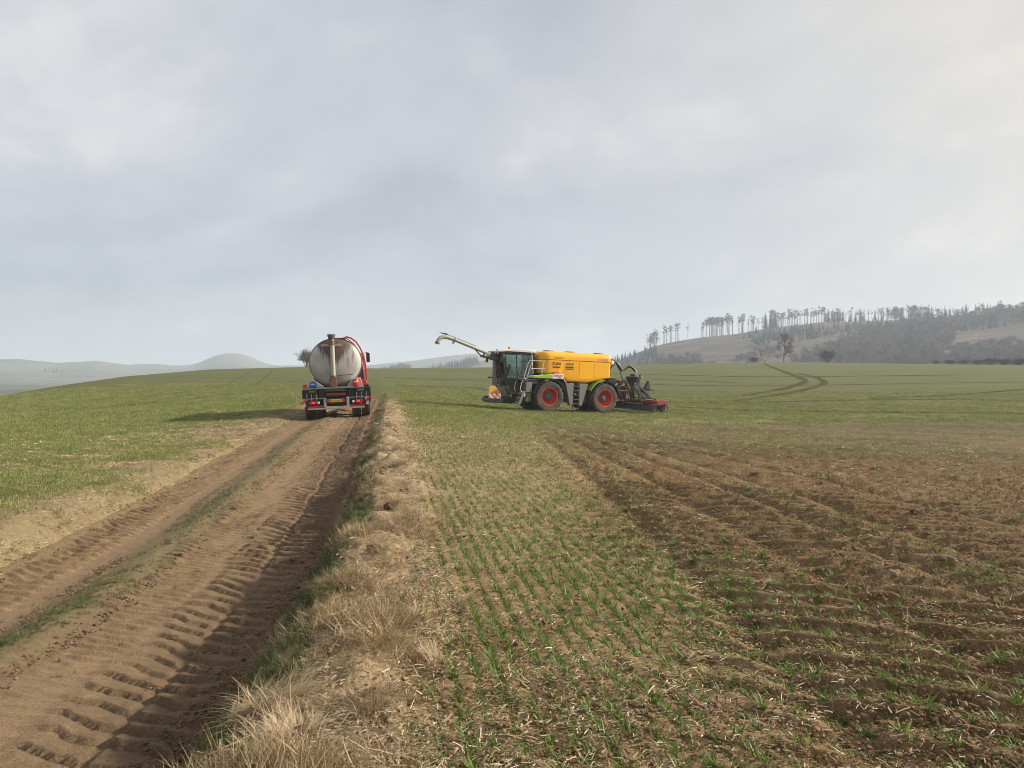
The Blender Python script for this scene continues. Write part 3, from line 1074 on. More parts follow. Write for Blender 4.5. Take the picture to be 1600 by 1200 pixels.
# red suction arm curving over the right flank
for off, rr in ((0.0, 0.036), (-0.13, 0.026)):
    pts = [(0.26, 3.17), (0.42, 3.24), (0.60, 3.18), (0.80, 3.02), (0.96, 2.76), (1.08, 2.44), (1.14, 2.08), (1.16, 1.70), (1.16, 1.32)]
    b = MB()
    b.tube([(x + off * 0.8 * (i > 1), 2.9 + off, z + off * 0.6) for i, (x, z) in enumerate(pts)], rr, 10)
    arm = b.build('suction_arm', M['red'], truck)
b = MB()
b.tube([(0.96, 2.62, 2.25), (1.02, 2.4, 1.8), (1.06, 2.45, 1.3)], 0.06, 10)
b.build('arm_hose', M['hose'], arm)
b = MB()
b.box((0.26, 2.85, 3.17), (0.16, 0.2, 0.07))
b.build('arm_tip', M['dark'], arm)
b = MB()
b.b2(0.62, 1.12, 3.0, 4.4, 1.36, 1.86)
b.build('red_locker', M['red'], truck, 0.02)
b = MB()
b.b2(0.86, 1.14, 0.30, 1.2, 1.245, 1.45)
b.build('tool_box', M['red'], truck, 0.02)
b = MB()
b.tube([(1.0, 0.5, 1.27), (1.17, 0.45, 1.25), (1.24, 0.7, 1.18)], 0.05, 8)
b.build('guard_hose', M['hose'], truck)
# cab
b = MB()
prof = [(5.75, 0.95), (7.75, 0.95), (7.9, 1.7), (7.75, 2.0), (7.5, 2.5), (7.1, 2.62), (5.9, 2.62), (5.75, 2.5)]
b.prism(prof, 'yz', -1.14, 1.14)
cab = b.build('cab', M['red'], truck, 0.06)
b = MB()
b.b2(-0.7, 0.7, 5.735, 5.75, 1.9, 2.35)
b.build('rear_window', M['glass'], cab)
for sx in (-1, 1):
    b = MB()
    b.box((sx * 1.31, 7.0, 2.42), (0.17, 0.13, 0.44))
    mr = b.build('mirror', M['black'], truck, 0.03)
    b = MB()
    b.tube([(sx * 1.18, 7.2, 2.65), (sx * 1.31, 7.05, 2.65), (sx * 1.31, 7.02, 2.55)], 0.018, 6)
    b.build('mirror_arm', M['dark'], mr)
    b = MB()
    b.b2(sx * 1.25 - 0.02 * sx, sx * 1.10, 5.78, 7.7, 0.62, 0.95)
    b.build('step_panel', M['red'], cab, 0.02)
b = MB()
b.b2(0.72, 1.10, 3.3, 4.9, 0.62, 1.12)
b.build('fuel_tank', M['mid'], truck, 0.03)
b = MB()
b.cyl((-0.9, 3.4, 0.85), (-0.9, 4.8, 0.85), 0.28, None, 20)
b.build('air_tank', M['mid'], truck, 0.03)
tm = tyre_mesh(0.53, 0.34, 0.29, 26, 0.022, 40)
tm.materials.append(M['tyre_mud'])
b = MB()
b.lathe([(0.29, -0.15), (0.28, -0.10), (0.20, -0.02), (0.14, 0.0), (0.13, 0.10), (0.02, 0.12)], (0, 0, 0), 'y', 24)
rimm = b.mesh('rim')
rimm.materials.append(M['mid'])
for y, xs in ((1.10, (1.08, 0.71)), (2.45, (1.08, 0.71)), (6.2, (1.08,))):
    for sx in (-1, 1):
        for x in xs:
            w = link('tyre', tm, None, truck)
            w.location = (sx * x, y, 0.53)
            w.rotation_euler = (0, random.uniform(0, 3), R(90))
            rm = link('rim', rimm, None, w)
            rm.rotation_euler = (0, 0, R(180) if sx > 0 else 0)

# ================================================================== SLURRY TRACTOR (side on, nose slightly towards us)
YAW = R(204)
TO = Vector((3.346, 48.357, 0))
hx = Vector((math.cos(YAW), math.sin(YAW), 0))
lx_ = Vector((-math.sin(YAW), math.cos(YAW), 0))


def gz(x, y):
    return float(field_z(np.array(float(x)), np.array(float(y))))


def gsmooth(pt):
    return float(base_z(np.array(pt.x), np.array(pt.y)))


FA, RA, YW = 1.85, -1.98, 0.98
ps = {k: gsmooth(TO + hx * fx + lx_ * fy) for k, (fx, fy) in {'fl': (FA, YW), 'fr': (FA, -YW), 'rl': (RA, YW), 'rr': (RA, -YW)}.items()}
pitch = math.atan2((ps['fl'] + ps['fr'] - ps['rl'] - ps['rr']) / 2, FA - RA)
roll = math.atan2((ps['fl'] + ps['rl'] - ps['fr'] - ps['rr']) / 2, 2 * YW)
z0 = sum(ps.values()) / 4 - 0.03
tractor = empty('slurry_tractor', (TO.x, TO.y, z0 - math.sin(pitch) * (FA + RA) / 2))
tractor.rotation_mode = 'XYZ'
tractor.rotation_euler = (roll, -pitch, YAW)
props(tractor, 'slurry tractor with yellow tank, lime fenders, red wheels and raised loading boom', 'tractor')
print('tractor pitch', math.degrees(pitch), 'roll', math.degrees(roll), 'z', z0)

TR = 0.96
tm = tyre_mesh(TR, 1.0, 0.54, 20, 0.06, 56)
tm.materials.append(M['tyre'])
b = MB()
b.lathe([(0.54, -0.36), (0.545, 0.44), (0.56, 0.47), (0.53, 0.47), (0.50, 0.42), (0.47, 0.16), (0.40, 0.10), (0.28, 0.10), (0.27, 0.14)], (0, 0, 0), 'y', 36)
wm = b.mesh('wheel')
wm.materials.append(M['red_rim'])
b = MB()
b.lathe([(0.29, 0.11), (0.28, 0.17), (0.20, 0.21), (0.19, 0.30), (0.14, 0.33), (0.02, 0.34)], (0, 0, 0), 'y', 24)
for k in range(10):
    a = k * math.pi / 5
    b.cyl((0.24 * math.cos(a), 0.16, 0.24 * math.sin(a)), (0.24 * math.cos(a), 0.20, 0.24 * math.sin(a)), 0.022, None, 6)
hm = b.mesh('hub')
hm.materials.append(M['mid'])
for ax, steer in ((FA, R(-2)), (RA, R(3))):
    for sy in (1, -1):
        w = link('wheel', wm, None, tractor)
        w.location = (ax, sy * YW, TR)
        w.rotation_euler = (0, 0, steer + (0 if sy > 0 else math.pi))
        ty = link('tyre', tm, None, w)
        ty.rotation_euler = (0, random.uniform(0, 6), 0)
        link('hub', hm, None, w)

# chassis and axles
b = MB()
b.b2(-2.9, 4.25, -0.42, 0.42, 0.78, 1.35)
b.b2(FA - 0.2, FA + 0.2, -0.6, 0.6, 0.72, 1.12)
b.b2(RA - 0.2, RA + 0.2, -0.6, 0.6, 0.72, 1.12)
b.b2(-0.85, 0.9, -1.05, 1.05, 0.62, 1.85)
b.b2(2.6, 4.2, -0.75, 0.75, 1.2, 1.75)
b.b2(-2.7, 2.5, -0.85, 0.85, 1.35, 1.88)
b.build('chassis', M['dark'], tractor, 0.02)


# tank: lower shell and overlapping lid, lofted along x
def shell(x):
    zb = np.interp(x, [-2.42, -0.8, 0.62, 0.98, 2.4], [2.19, 1.86, 1.90, 2.26, 2.36])
    e0 = min(1.0, max(0.0, (x + 2.46) / 0.16))
    e1 = min(1.0, max(0.0, (2.42 - x) / 0.62))
    w = 1.23 - 0.13 * (1 - math.sqrt(1 - (1 - e0) ** 2)) - 0.55 * (1 - math.sqrt(1 - (1 - e1) ** 2))
    return float(zb), w, e0, e1


XS = [-2.46, -2.44, -2.40, -2.34, -2.28, -1.6, -0.8, -0.1, 0.35, 0.62, 0.75, 0.88, 0.98, 1.4, 1.8, 1.95, 2.08, 2.2, 2.3, 2.37, 2.41]
b = MB()
rings_ = []
for x in XS:
    zb, w, e0, e1 = shell(x)
    zt = 3.19
    rr = 0.16
    ring = [(x, -w, zt), (x, -w, zb + rr)]
    ring += [(x, -w + rr * (1 - math.cos(q)), zb + rr * (1 - math.sin(q))) for q in (0.4, 0.8, 1.2)]
    ring += [(x, -w + rr, zb), (x, w - rr, zb)]
    ring += [(x, w - rr * (1 - math.cos(q)), zb + rr * (1 - math.sin(q))) for q in (1.2, 0.8, 0.4)]
    ring += [(x, w, zb + rr), (x, w, zt)]
    rings_.append(ring)
k = len(rings_[0])
fs = [(i * k + j, i * k + (j + 1) % k, i * k + k + (j + 1) % k, i * k + k + j) for i in range(len(XS) - 1) for j in range(k)]
fs += [tuple(range(k)), tuple(range((len(XS) - 1) * k, len(XS) * k))]
b.add([q for r_ in rings_ for q in r_], fs)
ytank = b.build('tank', M['yellow'], tractor, sharp=40)
b = MB()
rings_ = []
for x in XS:
    zb, w, e0, e1 = shell(x)
    w += 0.02
    zt = 3.71 - 0.10 * (1 - math.sqrt(max(0, 1 - (1 - e0) ** 2))) - 0.16 * (1 - math.sqrt(max(0, 1 - (1 - e1) ** 2)))
    rr = 0.30
    ring = [(x, -w, 3.215), (x, -w, zt - rr)]
    ring += [(x, -w + rr * (1 - math.cos(q)), zt - rr * (1 - math.sin(q))) for q in (0.3, 0.6, 0.9, 1.25)]
    ring += [(x, -w + rr + 0.1, zt), (x, 0, zt + 0.02), (x, w - rr - 0.1, zt)]
    ring += [(x, w - rr * (1 - math.cos(q)), zt - rr * (1 - math.sin(q))) for q in (1.25, 0.9, 0.6, 0.3)]
    ring += [(x, w, zt - rr), (x, w, 3.215)]
    rings_.append(ring)
k = len(rings_[0])
fs = [(i * k + j, i * k + (j + 1) % k, i * k + k + (j + 1) % k, i * k + k + j) for i in range(len(XS) - 1) for j in range(k)]
fs += [tuple(range(k)), tuple(range((len(XS) - 1) * k, len(XS) * k))]
b.add([q for r_ in rings_ for q in r_], fs)
lid = b.build('tank_lid', M['yellow'], tractor, sharp=40)
b = MB()
b.prism([(x, 0) for x in (-2.40, 2.0)] + [(2.0, 0), (-2.40, 0)], 'xz', 0, 0) if False else None
b.b2(-2.38, 1.85, 1.215, 1.235, 3.192, 3.212)
b.b2(-2.38, 1.85, -1.235, -1.215, 3.192, 3.212)
b.build('seam', M['dark'], tractor)
for x0, x1 in ((-1.22, -0.22), (-2.24, -1.26)):
    b = MB()
    zb0 = 2.10 + (0.12 if x0 < -2 else 0)
    b.b2(x0, x1, 1.228, 1.240, zb0, 3.10)
    b.build('side_panel', M['yellow2'], ytank, 0.004)
b = MB()
b.b2(0.98, 1.30, 1.228, 1.240, 2.42, 3.10)
b.build('side_panel', M['yellow2'], ytank, 0.004)
for x in (1.55, 0.05, -2.0):
    b = MB()
    b.lathe([(0.27, 3.70), (0.27, 3.765), (0.25, 3.785), (0.02, 3.79)], (x, 0.25, 0), 'z', 22)
    hcap = b.build('hatch', M['rust'], lid)
    b = MB()
    b.b2(x - 0.42, x - 0.34, 0.2, 0.3, 3.71, 3.80)
    b.build('hatch_clasp', M['yellow'], hcap)
yr = (R(90), 0, R(180))
text_mesh('tank_lettering', 'ZUNI', 0.26, M['ink'], ytank, (1.38, 1.246, 2.97), yr, 0.003)
b = MB()
b.b2(1.12, 1.62, 1.231, 1.245, 2.72, 2.80)
b.build('lettering_bar', M['ink'], ytank)
text_mesh('tank_lettering', 'S40 B', 0.22, M['ink'], ytank, (0.46, 1.246, 2.98), yr, 0.003)
b = MB()
b.b2(0.20, 0.74, 1.231, 1.245, 2.75, 2.83)
b.b2(0.20, 0.74, 1.231, 1.245, 2.66, 2.70)
b.build('lettering_bar', M['ink'], ytank)
text_mesh('faded_lettering', 'XERION', 0.17, M['paleink'], lid, (1.25, 1.255, 3.32), yr, 0.003)
text_mesh('faded_lettering', 'CLAAS', 0.24, M['pinkink'], lid, (-1.85, 1.255, 3.33), yr, 0.003)


# fenders
def arc_band(cx, cz, r0, r1, a0, a1, y0, y1, n=18):
    pts = [(cx + r1 * math.cos(a), cz + r1 * math.sin(a)) for a in np.linspace(a0, a1, n)]
    pts += [(cx + r0 * math.cos(a), cz + r0 * math.sin(a)) for a in np.linspace(a1, a0, n)]
    b = MB()
    nn = len(pts)
    vs = [(u, y0, w) for u, w in pts] + [(u, y1, w) for u, w in pts]
    fs = []
    for i in range(n - 1):
        j = nn - 1 - i
        fs += [(i, i + 1, j - 1, j), (i + nn, j + nn, j - 1 + nn, i + 1 + nn), (i, i + nn, i + 1 + nn, i + 1), (j, j - 1, j - 1 + nn, j + nn)]
    fs += [(0, nn - 1, 2 * nn - 1, nn), (n - 1, n - 1 + nn, n + nn, n)]
    b.add(vs, fs)
    return b


for sy in (1, -1):
    y0, y1 = (0.5, 1.46) if sy > 0 else (-1.46, -0.5)
    ff = arc_band(FA, TR, 1.05, 1.10, R(8), R(160), y0, y1).build('front_mudguard', M['black'], tractor)
    b = MB()
    b.prism([(3.08, 2.05), (2.95, 2.12), (2.45, 2.24), (1.76, 2.33), (1.76, 2.05)], 'xz', y0, y1)
    b.build('green_fender', M['lime'], tractor, 0.03)
    b = MB()
    b.prism([(1.755, 2.05), (1.755, 2.33), (1.0, 2.34), (0.94, 2.05)], 'xz', y0, y1)
    sg = b.build('white_fender_panel', M['white'], tractor, 0.02)
    if sy > 0:
        text_mesh('fender_lettering', 'XERION', 0.17, M['redink'], sg, (1.36, 1.464, 2.24), yr, 0.003)
        text_mesh('fender_lettering', '3800', 0.11, M['grey'], sg, (1.24, 1.464, 2.12), yr, 0.003)
    b = MB()
    b.tube([(0.97, y1 - 0.02 if sy > 0 else y0 + 0.02, 2.06), (0.80, y1 - 0.02 if sy > 0 else y0 + 0.02, 1.82)], 0.03, 6)
    b.build('fender_edge', M['lgrey'], ff)
    rf = arc_band(RA, TR, 1.05, 1.09, R(22), R(158), y0, y1).build('rear_mudguard', M['black'], tractor)
    arc_band(RA, TR, 1.092, 1.13, R(24), R(88), y0, y1).build('green_lip', M['dgreen'] if sy < 0 else M['lime'], rf)
b = MB()
b.b2(1.02, 1.55, 1.05, 1.30, 2.34, 2.44)
b.build('red_canister', M['orange'], tractor, 0.03)
b = MB()
b.tube([(0.95, 1.2, 2.40), (1.35, 1.24, 2.46), (1.7, 1.2, 2.40)], 0.035, 8)
b.build('coiled_hose', M['hose'], tractor)

# ladder panel between the wheels
for poly in ([(0.80, 1.82), (0.46, 0.46), (0.26, 0.46), (0.24, 1.82)], [(-0.76, 1.82), (-0.38, 0.46), (-0.18, 0.46), (-0.16, 1.82)]):
    b = MB()
    b.prism(poly, 'xz', 1.10, 1.42)
    b.build('ladder_leg', M['grey'], tractor, 0.02)
for z in (0.28, 0.55, 0.82, 1.09, 1.36, 1.63):
    b = MB()
    b.b2(-0.18, 0.25, 1.24, 1.44, z, z + 0.045)
    b.build('rung', M['mid'], tractor, 0.006)
for x in (-0.175, 0.245):
    b = MB()
    b.b2(x - 0.015, x + 0.015, 1.36, 1.42, 0.28, 0.60)
    b.build('ladder_rail', M['dark'], tractor)
b = MB()
b.b2(-0.02, 0.07, 1.20, 1.24, 1.12, 1.21)
b.build('reflector', M['clear'], tractor)

# cab
b = MB()
b.prism([(4.48, -0.64), (4.48, 0.64), (3.78, 0.87), (2.72, 0.87), (2.72, -0.87), (3.78, -0.87)], 'xy', 1.60, 2.0)
cabb = b.build('cab_base', M['black'], tractor, 0.02)
b = MB()
for sy in (1, -1):
    y = 0.86 * sy
    yt = 0.80 * sy
    b.tube([(4.46, 0.64 * sy, 1.95), (4.74, 0.62 * sy, 3.50)], 0.05, 6)
    b.tube([(3.78, y, 1.95), (3.88, yt, 3.50)], 0.035, 6)
    b.tube([(2.76, y, 1.95), (2.74, yt, 3.50)], 0.055, 6)
    b.tube([(4.72, 0.62 * sy, 3.47), (3.88, yt, 3.47), (2.74, yt, 3.47)], 0.04, 6)
b.tube([(4.74, -0.62, 3.47), (4.74, 0.62, 3.47)], 0.04, 6)
b.tube([(2.74, -0.8, 3.47), (2.74, 0.8, 3.47)], 0.04, 6)
b.build('cab_frame', M['black'], tractor)
for sy in (1, -1):
    for (xa, xb, xc, xd) in ((4.43, 3.82, 3.90, 4.69), (3.74, 2.81, 2.79, 3.86)):
        y, yt = 0.855 * sy, 0.80 * sy
        b = MB()
        ya, yd = (0.635 * sy, 0.61 * sy) if xa > 4 else (y, yt)
        q = [(xa, ya, 1.98), (xb, y, 1.98), (xc, yt, 3.44), (xd, yd, 3.44)]
        b.add(q + [(x, yy - 0.008 * sy, z) for x, yy, z in q], [(0, 1, 2, 3), (7, 6, 5, 4), (0, 4, 5, 1), (1, 5, 6, 2), (2, 6, 7, 3), (3, 7, 4, 0)])
        b.build('side_window', M['glass'], tractor)
b = MB()
q = [(4.47, -0.62, 1.98), (4.47, 0.62, 1.98), (4.74, 0.60, 3.44), (4.74, -0.60, 3.44)]
b.add(q + [(x - 0.008, y, z) for x, y, z in q], [(0, 1, 2, 3), (7, 6, 5, 4), (0, 4, 5, 1), (1, 5, 6, 2), (2, 6, 7, 3), (3, 7, 4, 0)])
b.build('windscreen', M['glass'], tractor)
b = MB()
q = [(2.75, -0.80, 2.2), (2.75, 0.80, 2.2), (2.735, 0.76, 3.44), (2.735, -0.76, 3.44)]
b.add(q + [(x - 0.008, y, z) for x, y, z in q], [(0, 1, 2, 3), (7, 6, 5, 4), (0, 4, 5, 1), (1, 5, 6, 2), (2, 6, 7, 3), (3, 7, 4, 0)])
b.build('rear_window', M['glass'], tractor)
b = MB()
b.prism([(4.98, 3.50), (5.0, 3.57), (4.75, 3.66), (4.2, 3.74), (3.4, 3.76), (2.75, 3.71), (2.62, 3.62), (2.62, 3.56), (4.4, 3.57), (4.9, 3.53)], 'xz', -0.92, 0.92)
roof = b.build('cab_roof', M['white'], tractor, 0.04)
b = MB()
b.b2(2.66, 4.96, -0.88, 0.88, 3.46, 3.545)
b.b2(4.60, 5.02, -0.86, 0.86, 3.40, 3.50)
b.build('roof_underside', M['black'], roof, 0.02)
for y in (-0.62, -0.25, 0.25, 0.62):
    b = MB()
    b.cyl((4.95, y, 3.45), (5.035, y, 3.45), 0.055, None, 10)
    b.build('work_lamp', M['clear'], roof)
b = MB()
b.lathe([(0.07, 3.72), (0.075, 3.83), (0.05, 3.86), (0.01, 3.87)], (4.25, 0.55, 0), 'z', 14)
b.build('beacon', M['orange'], roof)
b = MB()
b.lathe([(0.05, 3.62), (0.11, 3.66), (0.10, 3.70), (0.01, 3.72)], (4.85, 0.2, 0), 'z', 12)
b.build('receiver_dome', M['white'], roof)
# inside the cab
b = MB()
b.box((3.25, 0, 2.28), (0.52, 0.52, 0.14))
b.box((3.00, 0, 2.66), (0.13, 0.50, 0.70), (0, R(-8), 0))
b.box((2.96, 0, 3.10), (0.10, 0.28, 0.20), (0, R(-8), 0))
b.box((3.25, 0.36, 2.48), (0.42, 0.10, 0.09))
b.b2(3.05, 3.40, -0.2, 0.2, 2.0, 2.22)
b.build('driver_seat', M['seat'], tractor, 0.03)
b = MB()
b.tube([(4.15, 0, 2.0), (3.98, 0, 2.55)], 0.07, 8)
b.lathe([(0.20, -0.015), (0.225, -0.015), (0.225, 0.015), (0.20, 0.015), (0.20, -0.015)], (3.95, 0, 2.60), 'z', 20)
b.b2(4.02, 4.1, -0.02, 0.02, 2.4, 2.62)
b.box((3.75, -0.42, 2.72), (0.06, 0.26, 0.22))
b.build('steering_wheel', M['black'], tractor)
# mirrors
for sy in (1, -1):
    b = MB()
    b.tube([(4.70, sy * 0.84, 3.42), (4.98, sy * 1.12, 3.38), (4.98, sy * 1.12, 3.28)], 0.018, 6)
    b.box((4.98, sy * 1.14, 3.10), (0.09, 0.22, 0.38))
    b.build('mirror', M['black'], tractor)

# platform, handrails and front steps on the near side
b = MB()
b.b2(2.55, 3.95, 0.87, 1.40, 1.93, 1.985)
b.b2(2.65, 3.6, 0.9, 1.30, 1.72, 1.92)
b.build('platform', M['mid'], tractor, 0.01)


def rail(name, pts, r=0.020):
    b = MB()
    b.tube(pts, r, 8)
    return b.build(name, M['white'], tractor)


Yr = 1.36
rail('handrail', [(3.50, Yr, 1.99), (3.58, Yr, 2.10), (3.33, Yr, 2.95), (3.22, Yr, 3.08), (2.25, Yr, 3.08)])
rail('handrail', [(3.50, Yr, 1.99), (3.40, Yr, 2.02), (3.08, Yr, 3.06)])
rail('handrail', [(3.14, Yr, 2.60), (2.20, Yr, 2.66)])
rail('handrail', [(2.30, Yr, 3.08), (2.44, Yr, 2.22)])
rail('handrail', [(3.30, Yr, 2.14), (2.30, Yr, 2.26)])
rail('handrail', [(2.95, Yr - 0.4, 3.60), (2.95, Yr - 0.1, 2.30)])
rail('handrail', [(3.35, Yr, 1.90), (3.62, Yr, 1.92), (3.70, Yr, 1.80), (3.80, Yr, 1.40), (3.74, Yr, 1.24), (3.55, Yr, 1.14)])
rail('handrail', [(3.80, 0.95, 1.90), (3.92, 0.95, 1.80), (4.0, 0.95, 1.40), (3.92, 0.95, 1.22)])
b = MB()
b.prism([(3.62, 1.24), (3.46, 1.24), (3.74, 0.46), (3.92, 0.46)], 'xz', 1.34, 1.38)
b.prism([(3.62, 1.24), (3.46, 1.24), (3.74, 0.46), (3.92, 0.46)], 'xz', 0.90, 0.94)
st = b.build('front_step', M['grey'], tractor, 0.006)
for i in range(3):
    b = MB()
    b.b2(3.56 + 0.11 * i, 3.76 + 0.11 * i, 0.94, 1.34, 1.10 - 0.28 * i, 1.14 - 0.28 * i)
    b.build('tread', M['lgrey'], st)
b = MB()
b.b2(3.02, 3.40, 0.80, 1.34, 1.18, 1.80)
b.build('battery_box', M['grey'], tractor, 0.02)
b = MB()
b.b2(3.04, 3.38, 0.85, 1.28, 0.62, 1.16)
b.build('fuel_filter_box', M['dgreen'], tractor, 0.02)
b = MB()
b.b2(3.42, 3.52, 1.1, 1.3, 0.92, 1.18)
b.build('filter_can', M['white'], tractor, 0.02)
b = MB()
b.prism([(4.30, 1.60), (4.45, 1.45), (4.2, 1.05), (3.6, 1.0), (3.45, 1.60)], 'xz', -0.72, 0.72)
b.build('green_nose', M['dgreen'], tractor, 0.04)

# front linkage, pump and warning board
b = MB()
b.b2(3.9, 5.35, -0.55, -0.43, 0.70, 0.86)
b.b2(3.9, 5.35, 0.43, 0.55, 0.70, 0.86)
b.b2(3.6, 4.7, -0.5, 0.5, 0.60, 0.78)
b.b2(4.65, 5.5, -0.30, 0.92, 0.52, 0.74)
b.prism([(3.5, 0.66), (4.6, 0.60), (4.3, 0.46), (4.1, 0.50), (3.9, 0.44), (3.6, 0.52)], 'xz', -0.4, 0.4)
b.build('front_linkage', M['dark'], tractor, 0.015)
b = MB()
b.cyl((4.30, -0.35, 1.18), (4.30, 0.52, 1.18), 0.30, None, 20)
b.box((4.22, 0.2, 1.20), (0.62, 0.55, 0.66))
b.cyl((4.05, 0.15, 1.45), (4.05, 0.15, 1.72), 0.16, None, 16)
b.tube([(4.05, 0.15, 1.70), (4.10, 0.16, 1.86), (4.28, 0.18, 1.88), (4.42, 0.18, 1.78)], 0.10, 10)
pm = b.build('pump', M['grey'], tractor, 0.02)
b = MB()
b.lathe([(0.16, 0), (0.16, 0.06), (0.02, 0.07)], (4.20, 0.48, 1.14), 'y', 16)
b.build('pump_cover', M['red'], pm)
b = MB()
b.box((4.02, 0.44, 1.06), (0.14, 0.1, 0.40), (0, R(12), 0))
b.build('pump_guard', M['white'], pm, 0.01)
for sy in (1,):
    y0 = 0.90 * sy
    b = MB()
    b.prism([(5.62, 1.08), (5.62, 1.42), (5.38, 1.53), (5.22, 1.48), (4.85, 1.08)] if sy > 0 else [(5.5, 0.7), (5.5, 0.95), (4.9, 0.95), (4.9, 0.7)], 'xz', y0, y0 + 0.03 * sy)
    wb = b.build('warning_board', M['yellow'] if sy > 0 else M['mid'], tractor)
    b = MB()
    b.b2(4.84, 5.62, y0, y0 + 0.03 * sy, 0.76, 1.077)
    b.build('striped_board', M['stripes'], wb) if sy > 0 else None
    b = MB()
    b.b2(4.82, 5.62, y0 - 0.01 * sy, y0 + 0.05 * sy, 0.50, 0.757)
    b.build('board_base', M['black'], wb, 0.01)
b = MB()
b.b2(5.50, 5.58, -0.30, 0.89, 0.62, 0.76)
b.build('front_bar', M['mid'], tractor, 0.01)

# mast and loading boom
b = MB()
b.prism([(4.80, 1.0), (5.02, 1.0), (5.04, 3.05), (4.84, 3.05)], 'xz', -0.09, 0.09)
mast = b.build('mast', M['grey'], tractor, 0.02)
b = MB()
b.box((4.74, 0.03, 2.1), (0.05, 0.08, 1.8))
b.build('mast_ram', M['dark'], mast)
b = MB()
b.box((5.25, 0, 1.98), (0.16, 0.1, 0.09))
b.cyl((5.02, 0, 1.98), (5.20, 0, 1.98), 0.03, None, 6)
b.build('mast_stub', M['dark'], mast)
b = MB()
b.prism([(4.70, 3.02), (5.10, 3.02), (5.70, 3.22), (5.62, 3.40), (5.28, 3.56), (4.98, 3.50)], 'xz', -0.17, -0.12)
b.prism([(4.70, 3.02), (5.10, 3.02), (5.70, 3.22), (5.62, 3.40), (5.28, 3.56), (4.98, 3.50)], 'xz', 0.12, 0.17)
b.cyl((4.95, -0.2, 3.1), (4.95, 0.2, 3.1), 0.10, None, 12)
b.tube([(4.6, 0.1, 2.7), (4.75, 0.1, 3.2), (5.05, 0.1, 3.52)], 0.05, 8)
kn = b.build('boom_knuckle', M['mid'], tractor, 0.01)
b = MB()
b.prism([(5.32, 3.23), (5.72, 3.23), (5.68, 3.36), (5.40, 3.52), (5.28, 3.5)], 'xz', 0.172, 0.185)
b.lathe([(0.07, 0), (0.07, 0.03), (0.02, 0.035)], (5.40, 0.185, 3.38), 'y', 14)
b.build('knuckle_plate', M['pipe'], kn)
b = MB()
bp = [(5.30, 0, 3.38), (6.4, 0, 3.74), (7.55, 0, 4.115), (7.95, 0, 4.225), (8.20, 0, 4.25), (8.42, 0, 4.18), (8.55, 0, 4.03), (8.60, 0, 3.88)]
b.tube(bp, [0.10, 0.10, 0.105, 0.12, 0.12, 0.12, 0.12, 0.115], 14)
boom = b.build('loading_boom', M['pipe'], tractor)
b = MB()
b.tube([(8.59, 0, 3.92), (8.615, 0, 3.82)], 0.145, 14)
b.build('boom_mouth', M['rust'], boom)
b = MB()
b.tube([(7.50, 0, 4.10), (7.56, 0, 4.12)], 0.165, 14)
b.box((7.62, 0, 3.93), (0.10, 0.08, 0.16))
b.build('boom_flange', M['lgrey'], boom)
b = MB()
b.tube([(5.85, 0, 3.27), (6.2, 0, 3.58)], 0.04, 8)
b.tube([(5.55, 0, 3.18), (5.88, 0, 3.26)], 0.06, 8)
b.build('boom_ram', M['dark'], boom)
b = MB()
b.prism([(7.98, 4.36), (8.18, 4.40), (8.50, 4.475), (8.44, 4.49), (8.05, 4.46)], 'xz', -0.06, 0.06)
b.tube([(6.2, 0.02, 3.81), (7.4, 0.02, 4.21), (8.05, 0.02, 4.40)], 0.018, 6)
b.build('boom_sensor', M['dark'], boom)
hoses = [[(4.95, .14, 3.2), (4.72, .2, 3.35), (4.62, .25, 3.0), (4.55, .2, 2.6)], [(5.0, .1, 3.1), (4.70, .25, 2.75), (4.58, .25, 2.45), (4.52, .2, 2.35)],
         [(4.75, .1, 3.3), (4.60, .3, 3.05), (4.50, .3, 2.75), (4.60, .2, 2.4), (4.70, .1, 2.0)], [(4.9, .16, 2.9), (4.62, .3, 2.0), (4.5, .3, 1.7), (4.4, .2, 1.4)]]
for h_ in hoses:
    b = MB()
    b.tube(h_, 0.035, 7)
    b.build('hydraulic_hose', M['hose'], tractor)
b = MB()
b.box((4.62, 0.2, 2.42), (0.16, 0.16, 0.16))
b.box((4.66, 0.22, 2.95), (0.2, 0.18, 0.14))
b.box((4.55, 0.3, 1.62), (0.24, 0.2, 0.22))
b.build('valve_block', M['dark'], tractor, 0.02)

# rear end fittings
b = MB()
b.cyl((-2.50, 0.45, 2.0), (-2.50, 0.45, 3.3), 0.05, None, 8)
b.b2(-2.62, -2.47, 0.1, 1.0, 3.05, 3.45)
b.b2(-2.66, -2.47, -0.3, 0.9, 2.4, 2.55)
b.b2(-2.66, -2.47, 0.5, 0.9, 2.7, 2.82)
b.b2(-3.0, -2.50, 0.3, 1.0, 1.95, 2.25)
b.b2(-3.1, -2.4, -0.5, 0.5, 0.9, 1.3)
b.build('rear_bracket', M['black'], tractor, 0.015)
b = MB()
b.tube([(-2.62, 0.75, 3.30), (-2.76, 0.8, 3.36), (-2.80, 0.8, 3.45)], 0.03, 6)
b.lathe([(0.02, -0.06), (0.11, -0.05), (0.12, 0.03), (0.02, 0.05)], (-2.72, 0.95, 3.22), 'y', 14)
b.build('rear_work_lamp', M['clear'], tractor)
b = MB()
b.tube([(-2.7, 0.8, 3.40), (-2.85, 0.8, 3.42), (-2.98, 0.78, 3.30)], 0.035, 6)
b.tube([(-2.7, 0.6, 3.1), (-2.78, 0.6, 2.8), (-2.68, 0.6, 2.3)], 0.04, 6)
b.build('rear_hose', M['hose'], tractor)

